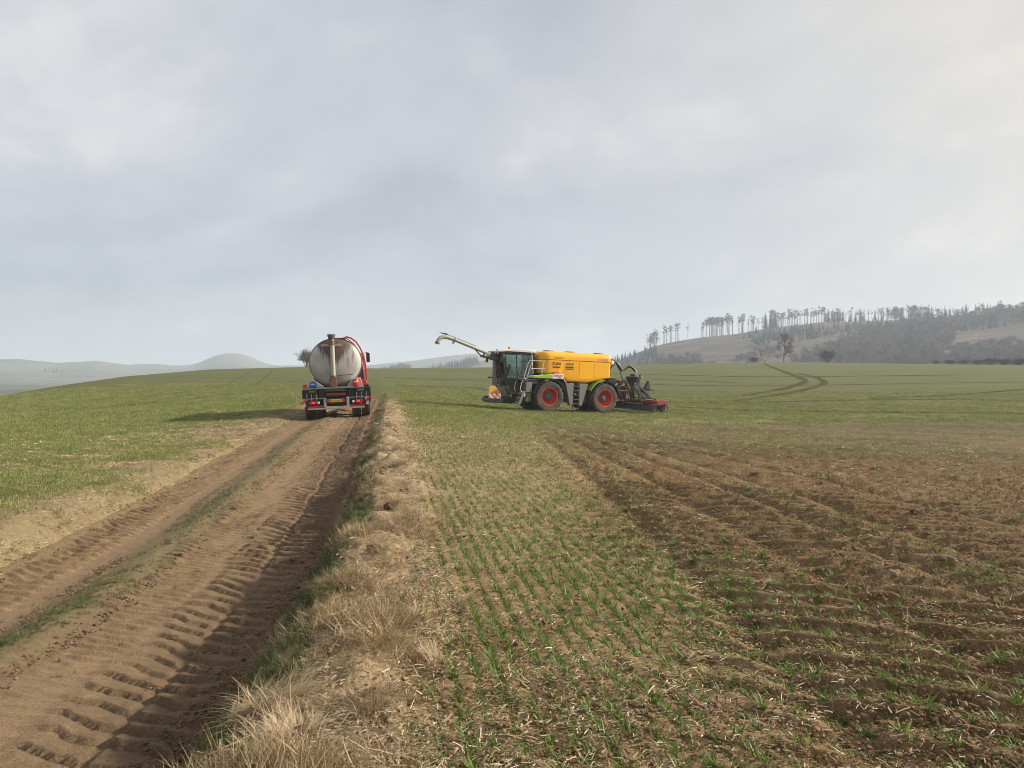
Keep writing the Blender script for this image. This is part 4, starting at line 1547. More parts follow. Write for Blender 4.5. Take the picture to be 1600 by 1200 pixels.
# ================================================================== INJECTOR behind the tractor
inj = empty('slurry_injector', tractor.location, tractor.rotation_euler)
props(inj, 'maroon slurry injector with a fan of black hoses, hitched behind the yellow tank', 'farm implement')
for sy in (1, -1):
    y = 0.45 * sy
    b = MB()
    b.tube([(-2.95, y, 0.80), (-3.9, y, 2.05), (-4.1, y, 2.1), (-4.65, y, 0.85)], 0.075, 6)
    b.tube([(-2.95, y, 0.80), (-4.65, y, 0.85)], 0.085, 6)
    b.tube([(-3.45, y, 1.45), (-4.38, y, 1.45)], 0.06, 6)
    b.tube([(-3.45, y, 1.45), (-3.95, y, 0.85), (-4.1, y, 2.05)], 0.05, 6)
    b.build('hitch_frame', M['dmaroon'], inj)
b = MB()
b.b2(-4.25, -3.55, -0.36, 0.36, 1.0, 1.75)
b.cyl((-3.9, -0.4, 1.3), (-3.9, 0.4, 1.3), 0.30, None, 18)
b.build('macerator', M['dmaroon'], inj, 0.03)
b = MB()
b.b2(-4.2, -3.7, -0.42, 0.42, 1.95, 2.10)
b.build('hitch_crossbar', M['dmaroon'], inj, 0.015)
b = MB()
b.b2(-5.35, -4.95, -3.1, 2.2, 0.70, 0.95)
b.b2(-4.85, -4.55, -2.9, 1.6, 0.72, 0.92)
b.build('tool_bar', M['dmaroon'], inj, 0.02)
for sy in (1, -1):
    b = MB()
    b.b2(-5.60, -5.30, sy * 1.25, sy * 2.95, 0.70, 0.92)
    b.b2(-5.05, -4.80, sy * 1.25, sy * 2.85, 0.74, 0.90)
    b.b2(-5.58, -4.82, sy * 2.70, sy * 2.90, 0.76, 0.96)
    b.b2(-5.58, -4.82, sy * 1.35, sy * 1.5, 0.80, 0.98)
    b.prism([(-5.62, 0.70), (-5.62, 0.95), (-5.2, 1.02), (-4.8, 0.9), (-4.8, 0.7)], 'xz', sy * 2.92, sy * 2.98)
    b.build('wing', M['maroon'], inj, 0.02)
    b = MB()
    b.tube([(-5.2, sy * 2.3, 1.0), (-5.0, sy * 1.5, 1.08), (-4.7, sy * 0.7, 1.05), (-4.4, sy * 0.4, 1.2)], 0.035, 7)
    b.build('wing_ram', M['dark'], inj)
wl = tyre_mesh(0.235, 0.16, 0.12, 14, 0.01, 24)
wl.materials.append(M['tyre'])
b = MB()
b.lathe([(0.12, -0.07), (0.12, 0.07), (0.08, 0.05), (0.04, 0.07), (0.01, 0.07)], (0, 0, 0), 'y', 16)
wr = b.mesh('rim')
wr.materials.append(M['lgrey'])
for x, y in ((-5.0, 1.75), (-5.0, -1.75), (-5.55, 2.75), (-5.55, -2.75), (-5.1, 1.25)):
    w = link('gauge_wheel', wl, None, inj)
    w.location = (x, y, 0.48)
    rm = link('rim', wr, None, w)
    b = MB()
    b.box((x + 0.02, y - 0.12, 0.62), (0.06, 0.04, 0.34))
    b.build('wheel_arm', M['maroon'], inj)
dm = MB().lathe([(0.20, -0.012), (0.205, 0), (0.20, 0.012), (0.08, 0.03), (0.01, 0.03)], (0, 0, 0), 'y', 20).mesh('disc')
dm.materials.append(M['mid'])
tn = MB()
tn.b2(-0.02, 0.02, -0.025, 0.025, -0.05, 0.32)
tnm = tn.mesh('disc_arm')
tnm.materials.append(M['dmaroon'])
for k in range(22):
    y = -2.8 + k * 5.6 / 21
    for x in (-4.75, -5.4):
        o = link('disc', dm, None, inj)
        o.location = (x, y + (0.12 if x < -5 else 0), 0.44)
        a = link('disc_arm', tnm, None, inj)
        a.location = (x, y + (0.12 if x < -5 else 0) + 0.045, 0.46)
# distributor head and its fan of hoses
b = MB()
b.lathe([(0.10, 1.95), (0.42, 1.98), (0.46, 2.05), (0.46, 2.30), (0.50, 2.32), (0.50, 2.38), (0.30, 2.42), (0.22, 2.44), (0.20, 2.56), (0.10, 2.58)], (-4.92, 0, 0), 'z', 28)
b.b2(-5.0, -4.8, -0.08, 0.08, 0.9, 2.0)
b.box((-5.42, 0.1, 2.42), (0.12, 0.14, 0.22), (0, R(15), 0))
dist = b.build('distributor', M['black'], inj, 0.01)
b = MB()
b.box((-5.38, 0.3, 2.38), (0.10, 0.10, 0.20), (0, R(20), 0))
b.tube([(-5.02, 0, 2.52), (-5.12, 0, 2.68), (-5.05, 0, 2.82)], 0.085, 10)
b.build('metal_elbow', M['lgrey'], dist)
for k in range(30):
    a = 2 * math.pi * (k + 0.5) / 30
    x0, y0 = -4.92 + 0.44 * math.cos(a), 0.44 * math.sin(a)
    yt = math.sin(a) * random.uniform(0.8, 1.7)
    xt = -5.25 + 0.72 * math.cos(a) + random.uniform(-0.08, 0.08)
    b = MB()
    b.tube([(x0, y0, 2.06), (x0 + 0.05 * math.cos(a), y0 * 1.10, 1.80), ((x0 + xt) / 2 + 0.08 * math.cos(a), (y0 + yt) / 2 * 1.05, 1.42), (xt, yt, 1.05), (xt - 0.04, yt * 1.08, 0.86)], 0.036, 7)
    b.build('drop_hose', M['hose'] if k % 3 else M['mid'], inj)
b = MB()
b.tube([(-2.75, 0.2, 2.25), (-3.1, 0.15, 2.9), (-3.45, 0.1, 3.28), (-3.62, 0.08, 3.2), (-3.80, 0.05, 2.98), (-4.0, 0.03, 2.78), (-4.22, 0, 2.78), (-4.45, 0, 2.98), (-4.62, 0, 3.06), (-4.82, 0, 2.98), (-5.03, 0, 2.80)],
       [0.05, 0.05, 0.06, 0.10, 0.12, 0.09, 0.065, 0.065, 0.085, 0.085, 0.085], 10)
b.build('feed_hose', M['hose'], inj)
b = MB()
b.tube([(-3.62, 0.1, 3.75), (-3.66, 0.1, 3.2), (-4.1, 0.05, 2.1)], [0.012, 0.03, 0.03], 6)
b.build('support_strut', M['dark'], inj)
b = MB()
b.tube([(-4.1, 0.46, 2.1), (-4.5, 0.46, 1.45), (-4.75, 0.46, 1.05)], [0.05, 0.055, 0.03], 8)
b.build('lift_ram', M['rust'], inj)
b = MB()
b.tube([(-3.2, 0.45, 1.35), (-3.5, 0.5, 1.9), (-3.9, 0.5, 2.2), (-4.1, 0.4, 2.1)], 0.03, 7)
b.tube([(-3.3, -0.45, 1.35), (-3.6, -0.5, 1.9), (-4.0, -0.5, 2.15), (-4.2, -0.4, 2.0)], 0.03, 7)
b.build('hydraulic_hose', M['hose'], inj)
b = MB()
b.prism([(-5.65, 1.62), (-5.95, 2.15), (-6.05, 1.62)], 'xz', 0.05, 0.35)
b.b2(-6.35, -5.55, 0.0, 0.3, 1.50, 1.62)
b.b2(-5.62, -5.5, 0.1, 0.25, 0.9, 1.55)
b.build('rear_bracket', M['dark'], inj, 0.01)
# ------------------------------------------------------------------ vegetation materials


def leaf_mat(name, c0, c1, c2=None, rough=0.6, trans=0.25, spread=None):
    m, t, p, out = new_mat(name)
    oi = N(t, 'ShaderNodeObjectInfo')
    geo = N(t, 'ShaderNodeNewGeometry')
    tcn = N(t, 'ShaderNodeTexCoord')
    nz = noise_node(t, geo.outputs['Position'], 3.0 if spread is None else spread, 3, 0.6)
    f = math_node(t, 'ADD', math_node(t, 'MULTIPLY', oi.outputs['Random'], 0.6), math_node(t, 'MULTIPLY', nz, 0.4))
    stops = [(0.15, c0), (0.75, c1)] if c2 is None else [(0.15, c0), (0.5, c1), (0.85, c2)]
    c = ramp_node(t, f, stops)
    t.links.new(c, p.inputs['Base Color'])
    p.inputs['Roughness'].default_value = rough
    p.inputs['Specular IOR Level'].default_value = 0.25
    if trans:
        tl = N(t, 'ShaderNodeBsdfTranslucent')
        t.links.new(c, tl.inputs['Color'])
        mx = N(t, 'ShaderNodeMixShader')
        mx.inputs[0].default_value = trans
        t.links.new(p.outputs[0], mx.inputs[1])
        t.links.new(tl.outputs[0], mx.inputs[2])
        t.links.new(mx.outputs[0], out.inputs[0])
    return m


V = {}
V['wheat'] = leaf_mat('young_wheat', (0.055, 0.125, 0.018), (0.11, 0.19, 0.032), (0.22, 0.27, 0.07), 0.45, 0.3)
V['wheat2'] = leaf_mat('mid_wheat', (0.14, 0.175, 0.045), (0.24, 0.255, 0.085), (0.42, 0.365, 0.18), 0.5, 0.25)
V['crop'] = leaf_mat('olive_crop', (0.120, 0.168, 0.036), (0.205, 0.235, 0.065), (0.37, 0.345, 0.15), 0.6, 0.25, 0.5)
V['grass'] = leaf_mat('verge_grass', (0.038, 0.068, 0.014), (0.075, 0.108, 0.026), (0.21, 0.20, 0.085), 0.55, 0.25)
V['dry'] = leaf_mat('dry_grass', (0.17, 0.118, 0.060), (0.33, 0.245, 0.140), (0.54, 0.43, 0.28), 0.7, 0.2)
V['straw'] = leaf_mat('straw_litter', (0.22, 0.155, 0.085), (0.42, 0.32, 0.19), (0.62, 0.53, 0.38), 0.6, 0.0)
V['clod'] = leaf_mat('clod_earth', (0.085, 0.052, 0.030), (0.15, 0.098, 0.058), (0.22, 0.15, 0.092), 0.95, 0.0, 14.0)
V['crumb'] = leaf_mat('soil_crumbs', (0.085, 0.050, 0.024), (0.18, 0.108, 0.055), (0.30, 0.20, 0.11), 0.95, 0.0)
V['bark'] = leaf_mat('grey_bark', (0.07, 0.058, 0.048), (0.16, 0.13, 0.105), None, 0.9, 0.0, 0.3)
V['pbark'] = leaf_mat('pine_bark', (0.10, 0.075, 0.058), (0.20, 0.14, 0.10), None, 0.9, 0.0, 0.3)
V['needle'] = leaf_mat('pine_needles', (0.018, 0.032, 0.016), (0.035, 0.052, 0.024), None, 0.7, 0.1, 0.3)
V['spruce'] = leaf_mat('spruce_needles', (0.012, 0.028, 0.018), (0.026, 0.045, 0.025), None, 0.7, 0.1, 0.3)
V['twig'] = leaf_mat('bare_twigs', (0.075, 0.056, 0.042), (0.19, 0.14, 0.105), None, 0.9, 0.0, 0.3)

PROTO = {}


def proto(name, meshes):
    c = bpy.data.collections.new(name)
    for i, me_ in enumerate(meshes):
        c.objects.link(bpy.data.objects.new('%s_%02d' % (name, i), me_))
    PROTO[name] = c
    return c


def blades(specs, seg=3):
    """specs: (base xyz, azimuth, length, width, lean0, bend) -> one mesh of tapering bent blades"""
    vs, fs = [], []
    for (bx, by, bz), a, ln, wd, lean, bend in specs:
        o = len(vs)
        pos = Vector((bx, by, bz))
        th = lean
        d_ = ln / seg
        side = Vector((-math.sin(a), math.cos(a), 0))
        for k in range(seg + 1):
            w = wd * (1 - (k / seg) ** 1.6) * 0.5
            if k == seg:
                vs.append(tuple(pos))
            else:
                vs.append(tuple(pos - side * w))
                vs.append(tuple(pos + side * w))
            pos = pos + Vector((math.cos(a) * math.sin(th), math.sin(a) * math.sin(th), math.cos(th))) * d_
            th += bend / seg
        for k in range(seg - 1):
            fs.append((o + 2 * k, o + 2 * k + 1, o + 2 * k + 3, o + 2 * k + 2))
        fs.append((o + 2 * seg - 2, o + 2 * seg - 1, o + 2 * seg))
    return vs, fs


def blade_mesh(name, specs, mat, seg=3):
    vs, fs = blades(specs, seg)
    me_ = bpy.data.meshes.new(name)
    me_.from_pydata(vs, [], fs)
    for p_ in me_.polygons:
        p_.use_smooth = True
    me_.materials.append(mat)
    return me_


rnd = random.Random(5)
U = rnd.uniform


def tuft(n, rad, l0, l1, w, lean, bend, along=None):
    out_ = []
    for _ in range(n):
        a = U(0, 6.283)
        r_ = rad * math.sqrt(U(0, 1))
        an = U(0, 6.283) if along is None else along + U(-0.9, 0.9)
        out_.append(((r_ * math.cos(a), r_ * math.sin(a), -0.01), an, U(l0, l1), w * U(0.7, 1.3), lean * U(0.2, 1.3), bend * U(0.3, 1.3)))
    return out_


proto('wheat_plants', [blade_mesh('wheat_plant', tuft(10, 0.020, 0.040, 0.090, 0.0070, 0.85, 1.0), V['wheat']) for _ in range(6)])
proto('thin_wheat', [blade_mesh('thin_wheat', tuft(8, 0.020, 0.04, 0.09, 0.0085, 0.9, 1.0), V['wheat2']) for _ in range(6)])
proto('wheat_clumps', [blade_mesh('wheat_clump', tuft(26, 0.17, 0.06, 0.12, 0.009, 0.6, 0.9), V['crop'], 2) for _ in range(5)])
proto('green_tufts', [blade_mesh('green_tuft', tuft(26, 0.05, 0.06, 0.17, 0.0050, 0.6, 1.0), V['grass']) for _ in range(5)])
proto('dry_tufts', [blade_mesh('dry_tuft', tuft(30, 0.14, 0.08, 0.30, 0.0066, 1.55, 0.5, None if i < 3 else i * 1.3), V['dry']) for i in range(7)])


def straw_mesh(n, rad):
    b = MB()
    for _ in range(n):
        a = U(0, 6.283)
        r_ = rad * math.sqrt(U(0, 1))
        c = Vector((r_ * math.cos(a), r_ * math.sin(a), 0.006))
        an = U(0, 6.283)
        ln = U(0.015, 0.065) if U(0, 1) < 0.85 else U(0.07, 0.14)
        d_ = Vector((math.cos(an), math.sin(an), U(-0.25, 0.3))) * ln * 0.5
        b.tube([c - d_, c + d_ * 0.1 + Vector((0, 0, U(0, .006))), c + d_], U(0.0016, 0.0042), 3, False)
    me_ = b.mesh('straw', 60)
    me_.materials.append(V['straw'])
    return me_


proto('straw_bits', [straw_mesh(10, 0.16) for _ in range(6)])


def lump(rad, seed, sub=1, rough=0.45):
    bm = bmesh.new()
    bmesh.ops.create_icosphere(bm, subdivisions=sub, radius=rad)
    r2 = random.Random(seed)
    off = [r2.uniform(0, 50) for _ in range(3)]
    for v in bm.verts:
        q = v.co / rad
        n = float(fbm(np.array(q.x * 1.6 + off[0]), np.array(q.y * 1.6 + q.z * 1.3 + off[1]), 3, seed % 97))
        v.co *= 1 + rough * (n - 0.5) * 2
        v.co.z *= 0.72
    return bm


def crumb_mesh(n, rad, seed):
    bm0 = bmesh.new()
    r2 = random.Random(seed)
    vs, fs = [], []
    for k in range(n):
        bm = lump(r2.choice((0.003, 0.004, 0.005, 0.006, 0.008, 0.012)), seed * 31 + k, 1, 0.8)
        a, q = r2.uniform(0, 6.28), rad * math.sqrt(r2.uniform(0, 1))
        o = len(vs)
        bm.verts.ensure_lookup_table()
        vs += [(v.co.x + q * math.cos(a), v.co.y + q * math.sin(a), v.co.z + 0.003) for v in bm.verts]
        bm.verts.index_update()
        fs += [tuple(v.index + o for v in f_.verts) for f_ in bm.faces]
        bm.free()
    me_ = bpy.data.meshes.new('crumbs')
    me_.from_pydata(vs, [], fs)
    me_.materials.append(V['crumb'])
    return me_


proto('soil_crumbs', [crumb_mesh(14, 0.16, 3 + i) for i in range(5)])
proto('track_lumps', [crumb_mesh(12, 0.09, 23 + i) for i in range(5)])
for o_ in PROTO['track_lumps'].objects:
    o_.data.materials.clear()
    o_.data.materials.append(V['clod'])


def scatter(name, coll, pts, rot, scl, nvar, label):
    """one object whose geometry nodes set an instance of the collection's pieces on each point"""
    n = len(pts)
    me_ = bpy.data.meshes.new(name)
    me_.vertices.add(n)
    me_.vertices.foreach_set('co', np.asarray(pts, np.float32).ravel())
    a = me_.attributes.new('rot', 'FLOAT_VECTOR', 'POINT')
    a.data.foreach_set('vector', np.asarray(rot, np.float32).ravel())
    a = me_.attributes.new('scl', 'FLOAT', 'POINT')
    a.data.foreach_set('value', np.asarray(scl, np.float32).ravel())
    a = me_.attributes.new('idx', 'INT', 'POINT')
    a.data.foreach_set('value', RNG.integers(0, nvar, n).astype(np.int32))
    o = link(name, me_)
    g = bpy.data.node_groups.new(name + '_scatter', 'GeometryNodeTree')
    g.interface.new_socket('Geometry', in_out='INPUT', socket_type='NodeSocketGeometry')
    g.interface.new_socket('Geometry', in_out='OUTPUT', socket_type='NodeSocketGeometry')
    gi, go = g.nodes.new('NodeGroupInput'), g.nodes.new('NodeGroupOutput')
    ci = g.nodes.new('GeometryNodeCollectionInfo')
    ci.inputs['Collection'].default_value = coll
    ci.inputs['Separate Children'].default_value = True
    ci.inputs['Reset Children'].default_value = True
    ip = g.nodes.new('GeometryNodeInstanceOnPoints')
    ip.inputs['Pick Instance'].default_value = True

    def named(nm, ty):
        q = g.nodes.new('GeometryNodeInputNamedAttribute')
        q.data_type = ty
        q.inputs['Name'].default_value = nm
        return q.outputs['Attribute']
    e2r = g.nodes.new('FunctionNodeEulerToRotation')
    g.links.new(named('rot', 'FLOAT_VECTOR'), e2r.inputs[0])
    g.links.new(gi.outputs[0], ip.inputs['Points'])
    g.links.new(ci.outputs[0], ip.inputs['Instance'])
    g.links.new(named('idx', 'INT'), ip.inputs['Instance Index'])
    g.links.new(e2r.outputs[0], ip.inputs['Rotation'])
    g.links.new(named('scl', 'FLOAT'), ip.inputs['Scale'])
    g.links.new(ip.outputs[0], go.inputs[0])
    md = o.modifiers.new('scatter', 'NODES')
    md.node_group = g
    props(o, label, None, None, 'stuff')
    return o


def in_view(x, y, pad=1.5):
    return np.abs(x) < 0.70 * y + pad


def upright(n, tilt=0.15):
    return np.stack([RNG.normal(0, tilt, n), RNG.normal(0, tilt, n), RNG.uniform(0, 6.283, n)], -1)


# ---- wheat drilled in rows
rows = []
k_r = np.arange(-60, 140)
ysr = np.arange(2.0, 36.0, 0.023)
RR, YS = np.meshgrid(k_r * 0.125, ysr, indexing='ij')
RR = RR + RNG.normal(0, 0.008, RR.shape) + 0.02 * (vnoise(RR * 3, YS * 0.4, 201) - 0.5)
YS = YS + RNG.uniform(-0.024, 0.024, YS.shape)
XS_ = RR - 0.166 * YS
v = XS_ - track_right(YS)
ch = churned(XS_, YS)
sb = strip_bands(XS_, YS)
gap = fbm(XS_ * 1.8, YS * 1.1, 3, 203)
keep_p = sstep(0.95, 1.6, v) * (0.55 + 0.45 * sstep(0.36, 0.56, gap)) * (0.55 + 0.6 * sstep(0.30, 0.5, vnoise(RR * 8.0, YS * 3.0, 207))) * (1 - np.clip(ch * (0.62 + 0.32 * sb) * (1 - 0.25 * sstep(9, 5, YS)), 0, 0.93))
keep = (RNG.uniform(0, 1, XS_.shape) < keep_p * np.clip(8.0 / YS, 0.22, 1)) & in_view(XS_, YS)
x, y = XS_[keep], YS[keep]
z = field_z(x, y)
n = len(x)
sc_ = RNG.uniform(0.75, 1.4, n) * np.clip(1 + (y - 11) / 24, 1, 1.7) * (1 + 0.05 * sstep(8, 4, y))
nearw = y + RNG.normal(0, 2.5, n) < 9.5
P3 = np.stack([x, y, z - 0.004], -1)
rt = upright(n, 0.2)
scatter('wheat_seedlings', PROTO['wheat_plants'], P3[nearw], rt[nearw], sc_[nearw], 6, 'rows of young green wheat seedlings in brown soil')
scatter('thin_wheat', PROTO['thin_wheat'], P3[~nearw], rt[~nearw], sc_[~nearw], 6, 'paler thin wheat rows between the verge and the tractor')
print('wheat', n)

# ---- crop further off, too thick to see rows
N1 = 190000
dmax, dmin = 95.0, 9.0
d = np.exp(RNG.uniform(np.log(dmin), np.log(dmax), N1))
a = RNG.uniform(-0.62, 0.62, N1)
x, y = d * np.sin(a), d * np.cos(a)
v = x - track_right(y)
left = sstep(-3.3, -5.0, v + 2.0 * (fbm(x * 0.7, y * 0.7, 2, 41) - 0.5))
rightp = sstep(20, 34, y) * sstep(1.2, 1.9, v) * (1 - churned(x, y) * 0.9) * (1 - 0.55 * sstep(3, 9, x) * sstep(0.42, 0.6, vnoise(x * 0.12, y * 0.30, 213)))
pr = (left + rightp) * (0.25 + 0.75 * sstep(0.35, 0.6, fbm(x * 0.9, y * 0.35, 3, 211)))
keep = RNG.uniform(0, 1, N1) < pr * 0.85
x, y = x[keep], y[keep]
n = len(x)
scatter('crop_cover', PROTO['wheat_clumps'], np.stack([x, y, field_z(x, y) - 0.01], -1), upright(n, 0.12),
        RNG.uniform(0.7, 1.15, n) * np.clip(np.hypot(x, y) / 28, 0.8, 1.6), 5, 'thick green young crop on both sides of the track')
print('crop', n)

# ---- dry grass on the two verges
N2 = 60000
y = np.exp(RNG.uniform(np.log(2.2), np.log(70), N2))
v = RNG.uniform(0.05, 1.9, N2)
x = track_right(y) + v
nv = fbm(x * 1.1, y * 1.1, 3, 221)
pr = sstep(0.12, 0.42, v - 0.10 * sstep(8, 3, y)) * sstep(1.35, 0.75, v + (nv - 0.5) * 0.9) + 0.10 * sstep(1.9, 1.0, v)
keep = RNG.uniform(0, 1, N2) < pr * (0.05 + 0.95 * sstep(0.44, 0.60, nv)) * np.clip(9.0 / y + 0.14, 0, 0.75) * sstep(50, 34, y)
x, y = x[keep], y[keep]
n = len(x)
rot = upright(n, 0.5)
scatter('dry_grass', PROTO['dry_tufts'], np.stack([x, y, field_z(x, y) - 0.01], -1), rot, RNG.uniform(0.26, 0.56, n) * (0.6 + 0.8 * sstep(0.5, 0.72, fbm(x * 2.0, y * 2.0, 2, 222))), 7, 'matted straw coloured grass on the verge beside the track')
print('dry', n)
N3 = 40000
y = np.exp(RNG.uniform(np.log(5), np.log(60), N3))
v = RNG.uniform(-6.5, -2.9, N3)
x = track_right(y) + v
nv = fbm(x * 0.7, y * 0.7, 3, 41)
pr = sstep(-3.0, -3.25, v) * sstep(-5.2, -3.3, v + (nv - 0.5) * 2.4)
keep = (RNG.uniform(0, 1, N3) < pr * (0.15 + 0.6 * sstep(0.4, 0.6, fbm(x * 1.3, y * 1.3, 2, 231))) * 0.55) & in_view(x, y)
x, y = x[keep], y[keep]
n = len(x)
scatter('dry_stubble', PROTO['dry_tufts'], np.stack([x, y, field_z(x, y) - 0.01], -1), upright(n, 0.5), RNG.uniform(0.25, 0.6, n) * np.clip(y / 18, 0.8, 1.3), 7, 'thin dry stubble grass on the far verge of the track')
print('dryleft', n)

N3 = 30000
d = np.exp(RNG.uniform(np.log(2.8), np.log(52), N3))
a = RNG.uniform(0.0, 0.62, N3)
x, y = d * np.sin(a), d * np.cos(a)
keep = RNG.uniform(0, 1, N3) < churned(x, y) * (0.10 + 0.5 * sstep(0.48, 0.62, fbm(x * 1.5, y * 1.5, 3, 236))) * (1.15 - 0.6 * strip_bands(x, y))
x, y = x[keep], y[keep]
n = len(x)
scatter('torn_grass', PROTO['dry_tufts'], np.stack([x, y, field_z(x, y) - 0.01], -1), upright(n, 0.6), RNG.uniform(0.16, 0.36, n) * np.clip(y / 14, 0.9, 1.5), 7, 'withered grass blades on the torn brown ground')

# ---- green grass on the bank, on the hump between the ruts and along the left edge
N4 = 50000
y = np.exp(RNG.uniform(np.log(2.4), np.log(60), N4))
v = RNG.uniform(-3.6, 0.75, N4)
x = track_right(y) + v
nv = fbm(x * 1.4, y * 0.9, 3, 241)
pr = sstep(0.06, 0.20, v) * sstep(0.66, 0.40, v) * (0.55 + 0.45 * sstep(0.40, 0.55, nv)) * 1.0
pr = pr + np.exp(-((v + 1.74) / 0.28) ** 2) * sstep(0.38, 0.56, nv) * 1.0 + np.exp(-((v + 3.1) / 0.16) ** 2) * sstep(0.42, 0.62, nv) * 0.45
keep = (RNG.uniform(0, 1, N4) < pr * np.clip(8.0 / y + 0.15, 0, 1)) & in_view(x, y)
x, y = x[keep], y[keep]
v = x - track_right(y)
z = np.where(v < -0.1, np.where(v < -2.95, np.maximum(field_z(x, y), track_z(x, y, False)), track_z(x, y, False)), field_z(x, y))
n = len(x)
scatter('green_grass', PROTO['green_tufts'], np.stack([x, y, z - 0.006], -1), upright(n, 0.3), RNG.uniform(0.35, 0.95, n) * np.where(v < -1, 0.48, 1.0), 5, 'short green grass on the bank and middle of the track')
print('green', n)

# ---- straw litter and crumbs of soil
N5 = 120000
d = np.exp(RNG.uniform(np.log(2.6), np.log(42), N5))
a = RNG.uniform(-0.62, 0.62, N5)
x, y = d * np.sin(a), d * np.cos(a)
v = x - track_right(y)
lit = fbm(x * 1.2, y * 1.2, 3, 251)
pr = sstep(0.3, 0.7, v) * (0.25 + 0.5 * sstep(2.4, 0.9, v)) * (1 - 0.55 * churned(x, y)) + sstep(-2.95, -3.4, v) * (0.25 + 0.5 * sstep(-8, -4, v))
keep = RNG.uniform(0, 1, N5) < pr * (0.12 + 0.88 * sstep(0.36, 0.60, lit)) * np.clip(0.22 + d / 40, 0, 0.7)
x, y = x[keep], y[keep]
n = len(x)
scatter('straw_litter', PROTO['straw_bits'], np.stack([x, y, field_z(x, y) + 0.002], -1), upright(n, 0.1), RNG.uniform(0.45, 0.95, n) * np.clip(np.hypot(x, y) / 11, 1, 2.0), 6, 'scattered pale straw bits lying on the soil')
print('straw', n)
N6 = 60000
d = np.exp(RNG.uniform(np.log(2.6), np.log(20), N6))
a = RNG.uniform(-0.3, 0.62, N6)
x, y = d * np.sin(a), d * np.cos(a)
v = x - track_right(y)
pr = sstep(0.7, 1.2, v) * (0.35 + 0.65 * churned(x, y))
keep = RNG.uniform(0, 1, N6) < pr * 0.22
x, y = x[keep], y[keep]
n = len(x)
scatter('soil_crumbs', PROTO['soil_crumbs'], np.stack([x, y, field_z(x, y)], -1), upright(n, 0.1), RNG.uniform(0.6, 1.3, n), 5, 'brown crumbs of soil between the seedlings')

N7 = 26000
y = np.exp(RNG.uniform(np.log(2.6), np.log(34), N7))
v = RNG.uniform(-3.0, 0.30, N7)
x = track_right(y) + v
pr = np.exp(-((v - 0.02) / 0.16) ** 2) + 0.75 * np.exp(-((v + 1.44) / 0.07) ** 2) + 0.5 * np.exp(-((v + 2.05) / 0.08) ** 2) + 0.5 * np.exp(-((v + 2.92) / 0.1) ** 2) + 0.015
keep = RNG.uniform(0, 1, N7) < pr * sstep(0.30, 0.55, fbm(x * 1.7, y * 0.9, 3, 261)) * 0.8
x, y = x[keep], y[keep]
n = len(x)
scatter('track_crumbs', PROTO['track_lumps'], np.stack([x, y, np.maximum(track_z(x, y), field_z(x, y)) - 0.004], -1), upright(n, 0.1), RNG.uniform(0.5, 1.3, n), 5, 'dark crumbled earth along the edges of the ruts')

# ---- separate tussocks and clods on the near verge
rnd = random.Random(17)
U = rnd.uniform
TUS = [(440, 1120, 0.27, 1, 'largest swept-over dry grass tussock at the bank edge with a dark hollow beneath'), (560, 1125, 0.20, 1, 'rounded dry grass tussock whose hair falls towards the seedlings'),
       (470, 1185, 0.20, 0, 'spiky dry grass tussock growing below the swept-over one'), (525, 935, 0.17, 0, 'pale feathery dry grass tussock on the bank top above the rut'),
       (655, 1040, 0.14, 0, 'small grey dry grass tuft standing among the first seedlings'), (585, 880, 0.15, 0, 'bushy straw tussock on the verge just past a shadowed cleft')]
for px, py, rad, mode, lab in TUS:
    d = CAM_H * FPX / (py - 590.0)
    x0, y0 = (px - 800) / FPX * d, d
    z0_ = gz(x0, y0)
    o = empty('grass_tussock', (x0, y0, z0_))
    sp, sp2 = [], []
    nb = int(1900 * (rad / 0.3) ** 1.4)
    locks = []
    for _ in range(26):
        a = U(0, 6.283)
        q = rad * math.sqrt(U(0, 1)) * 0.8
        comb = (0.2 if mode else 2.4) + U(-0.9, 0.9)
        locks.append((q * math.cos(a), q * math.sin(a), comb if U(0, 1) < 0.62 else a + U(-0.5, 0.5), U(0.5, 1.35), U(0.7, 1.9), U(0.55, 1.1)))
    for i in range(nb):
        lxk, lyk, la, ll, lb, lk = locks[rnd.randrange(len(locks))]
        bx_, by_ = lxk + rnd.gauss(0, 0.16 * rad), lyk + rnd.gauss(0, 0.16 * rad)
        q = math.hypot(bx_, by_)
        dome = 0.42 * rad * max(0.0, 1 - (q / rad) ** 2)
        (sp if i % 7 else sp2).append(((bx_, by_, dome * U(0.1, 0.9) - 0.03), la + rnd.gauss(0, 0.55), lk * rad * U(0.4, 1.15), 0.0046 * U(0.5, 1.4), ll * U(0.6, 1.35), lb * U(0.3, 1.3)))
    l1 = link('dry_blades', blade_mesh('dry_blades', sp, V['dry'], 4), None, o)
    l2 = link('green_blades', blade_mesh('green_blades', [s_[:2] + (s_[2] * 0.5,) + s_[3:] for s_ in sp2[:len(sp2) // 2]], V['grass'], 3), None, o)
    core = MB()
    cb = lump(rad * 0.52, int(px), 4, 0.35)
    cm = bpy.data.meshes.new('root_mound')
    cb.to_mesh(cm)
    cb.free()
    for p_ in cm.polygons:
        p_.use_smooth = True
    co = link('root_mound', cm, V['clod'], o)
    co.location = (0, 0, -rad * 0.12)
    props(o, lab, 'grass tussock')

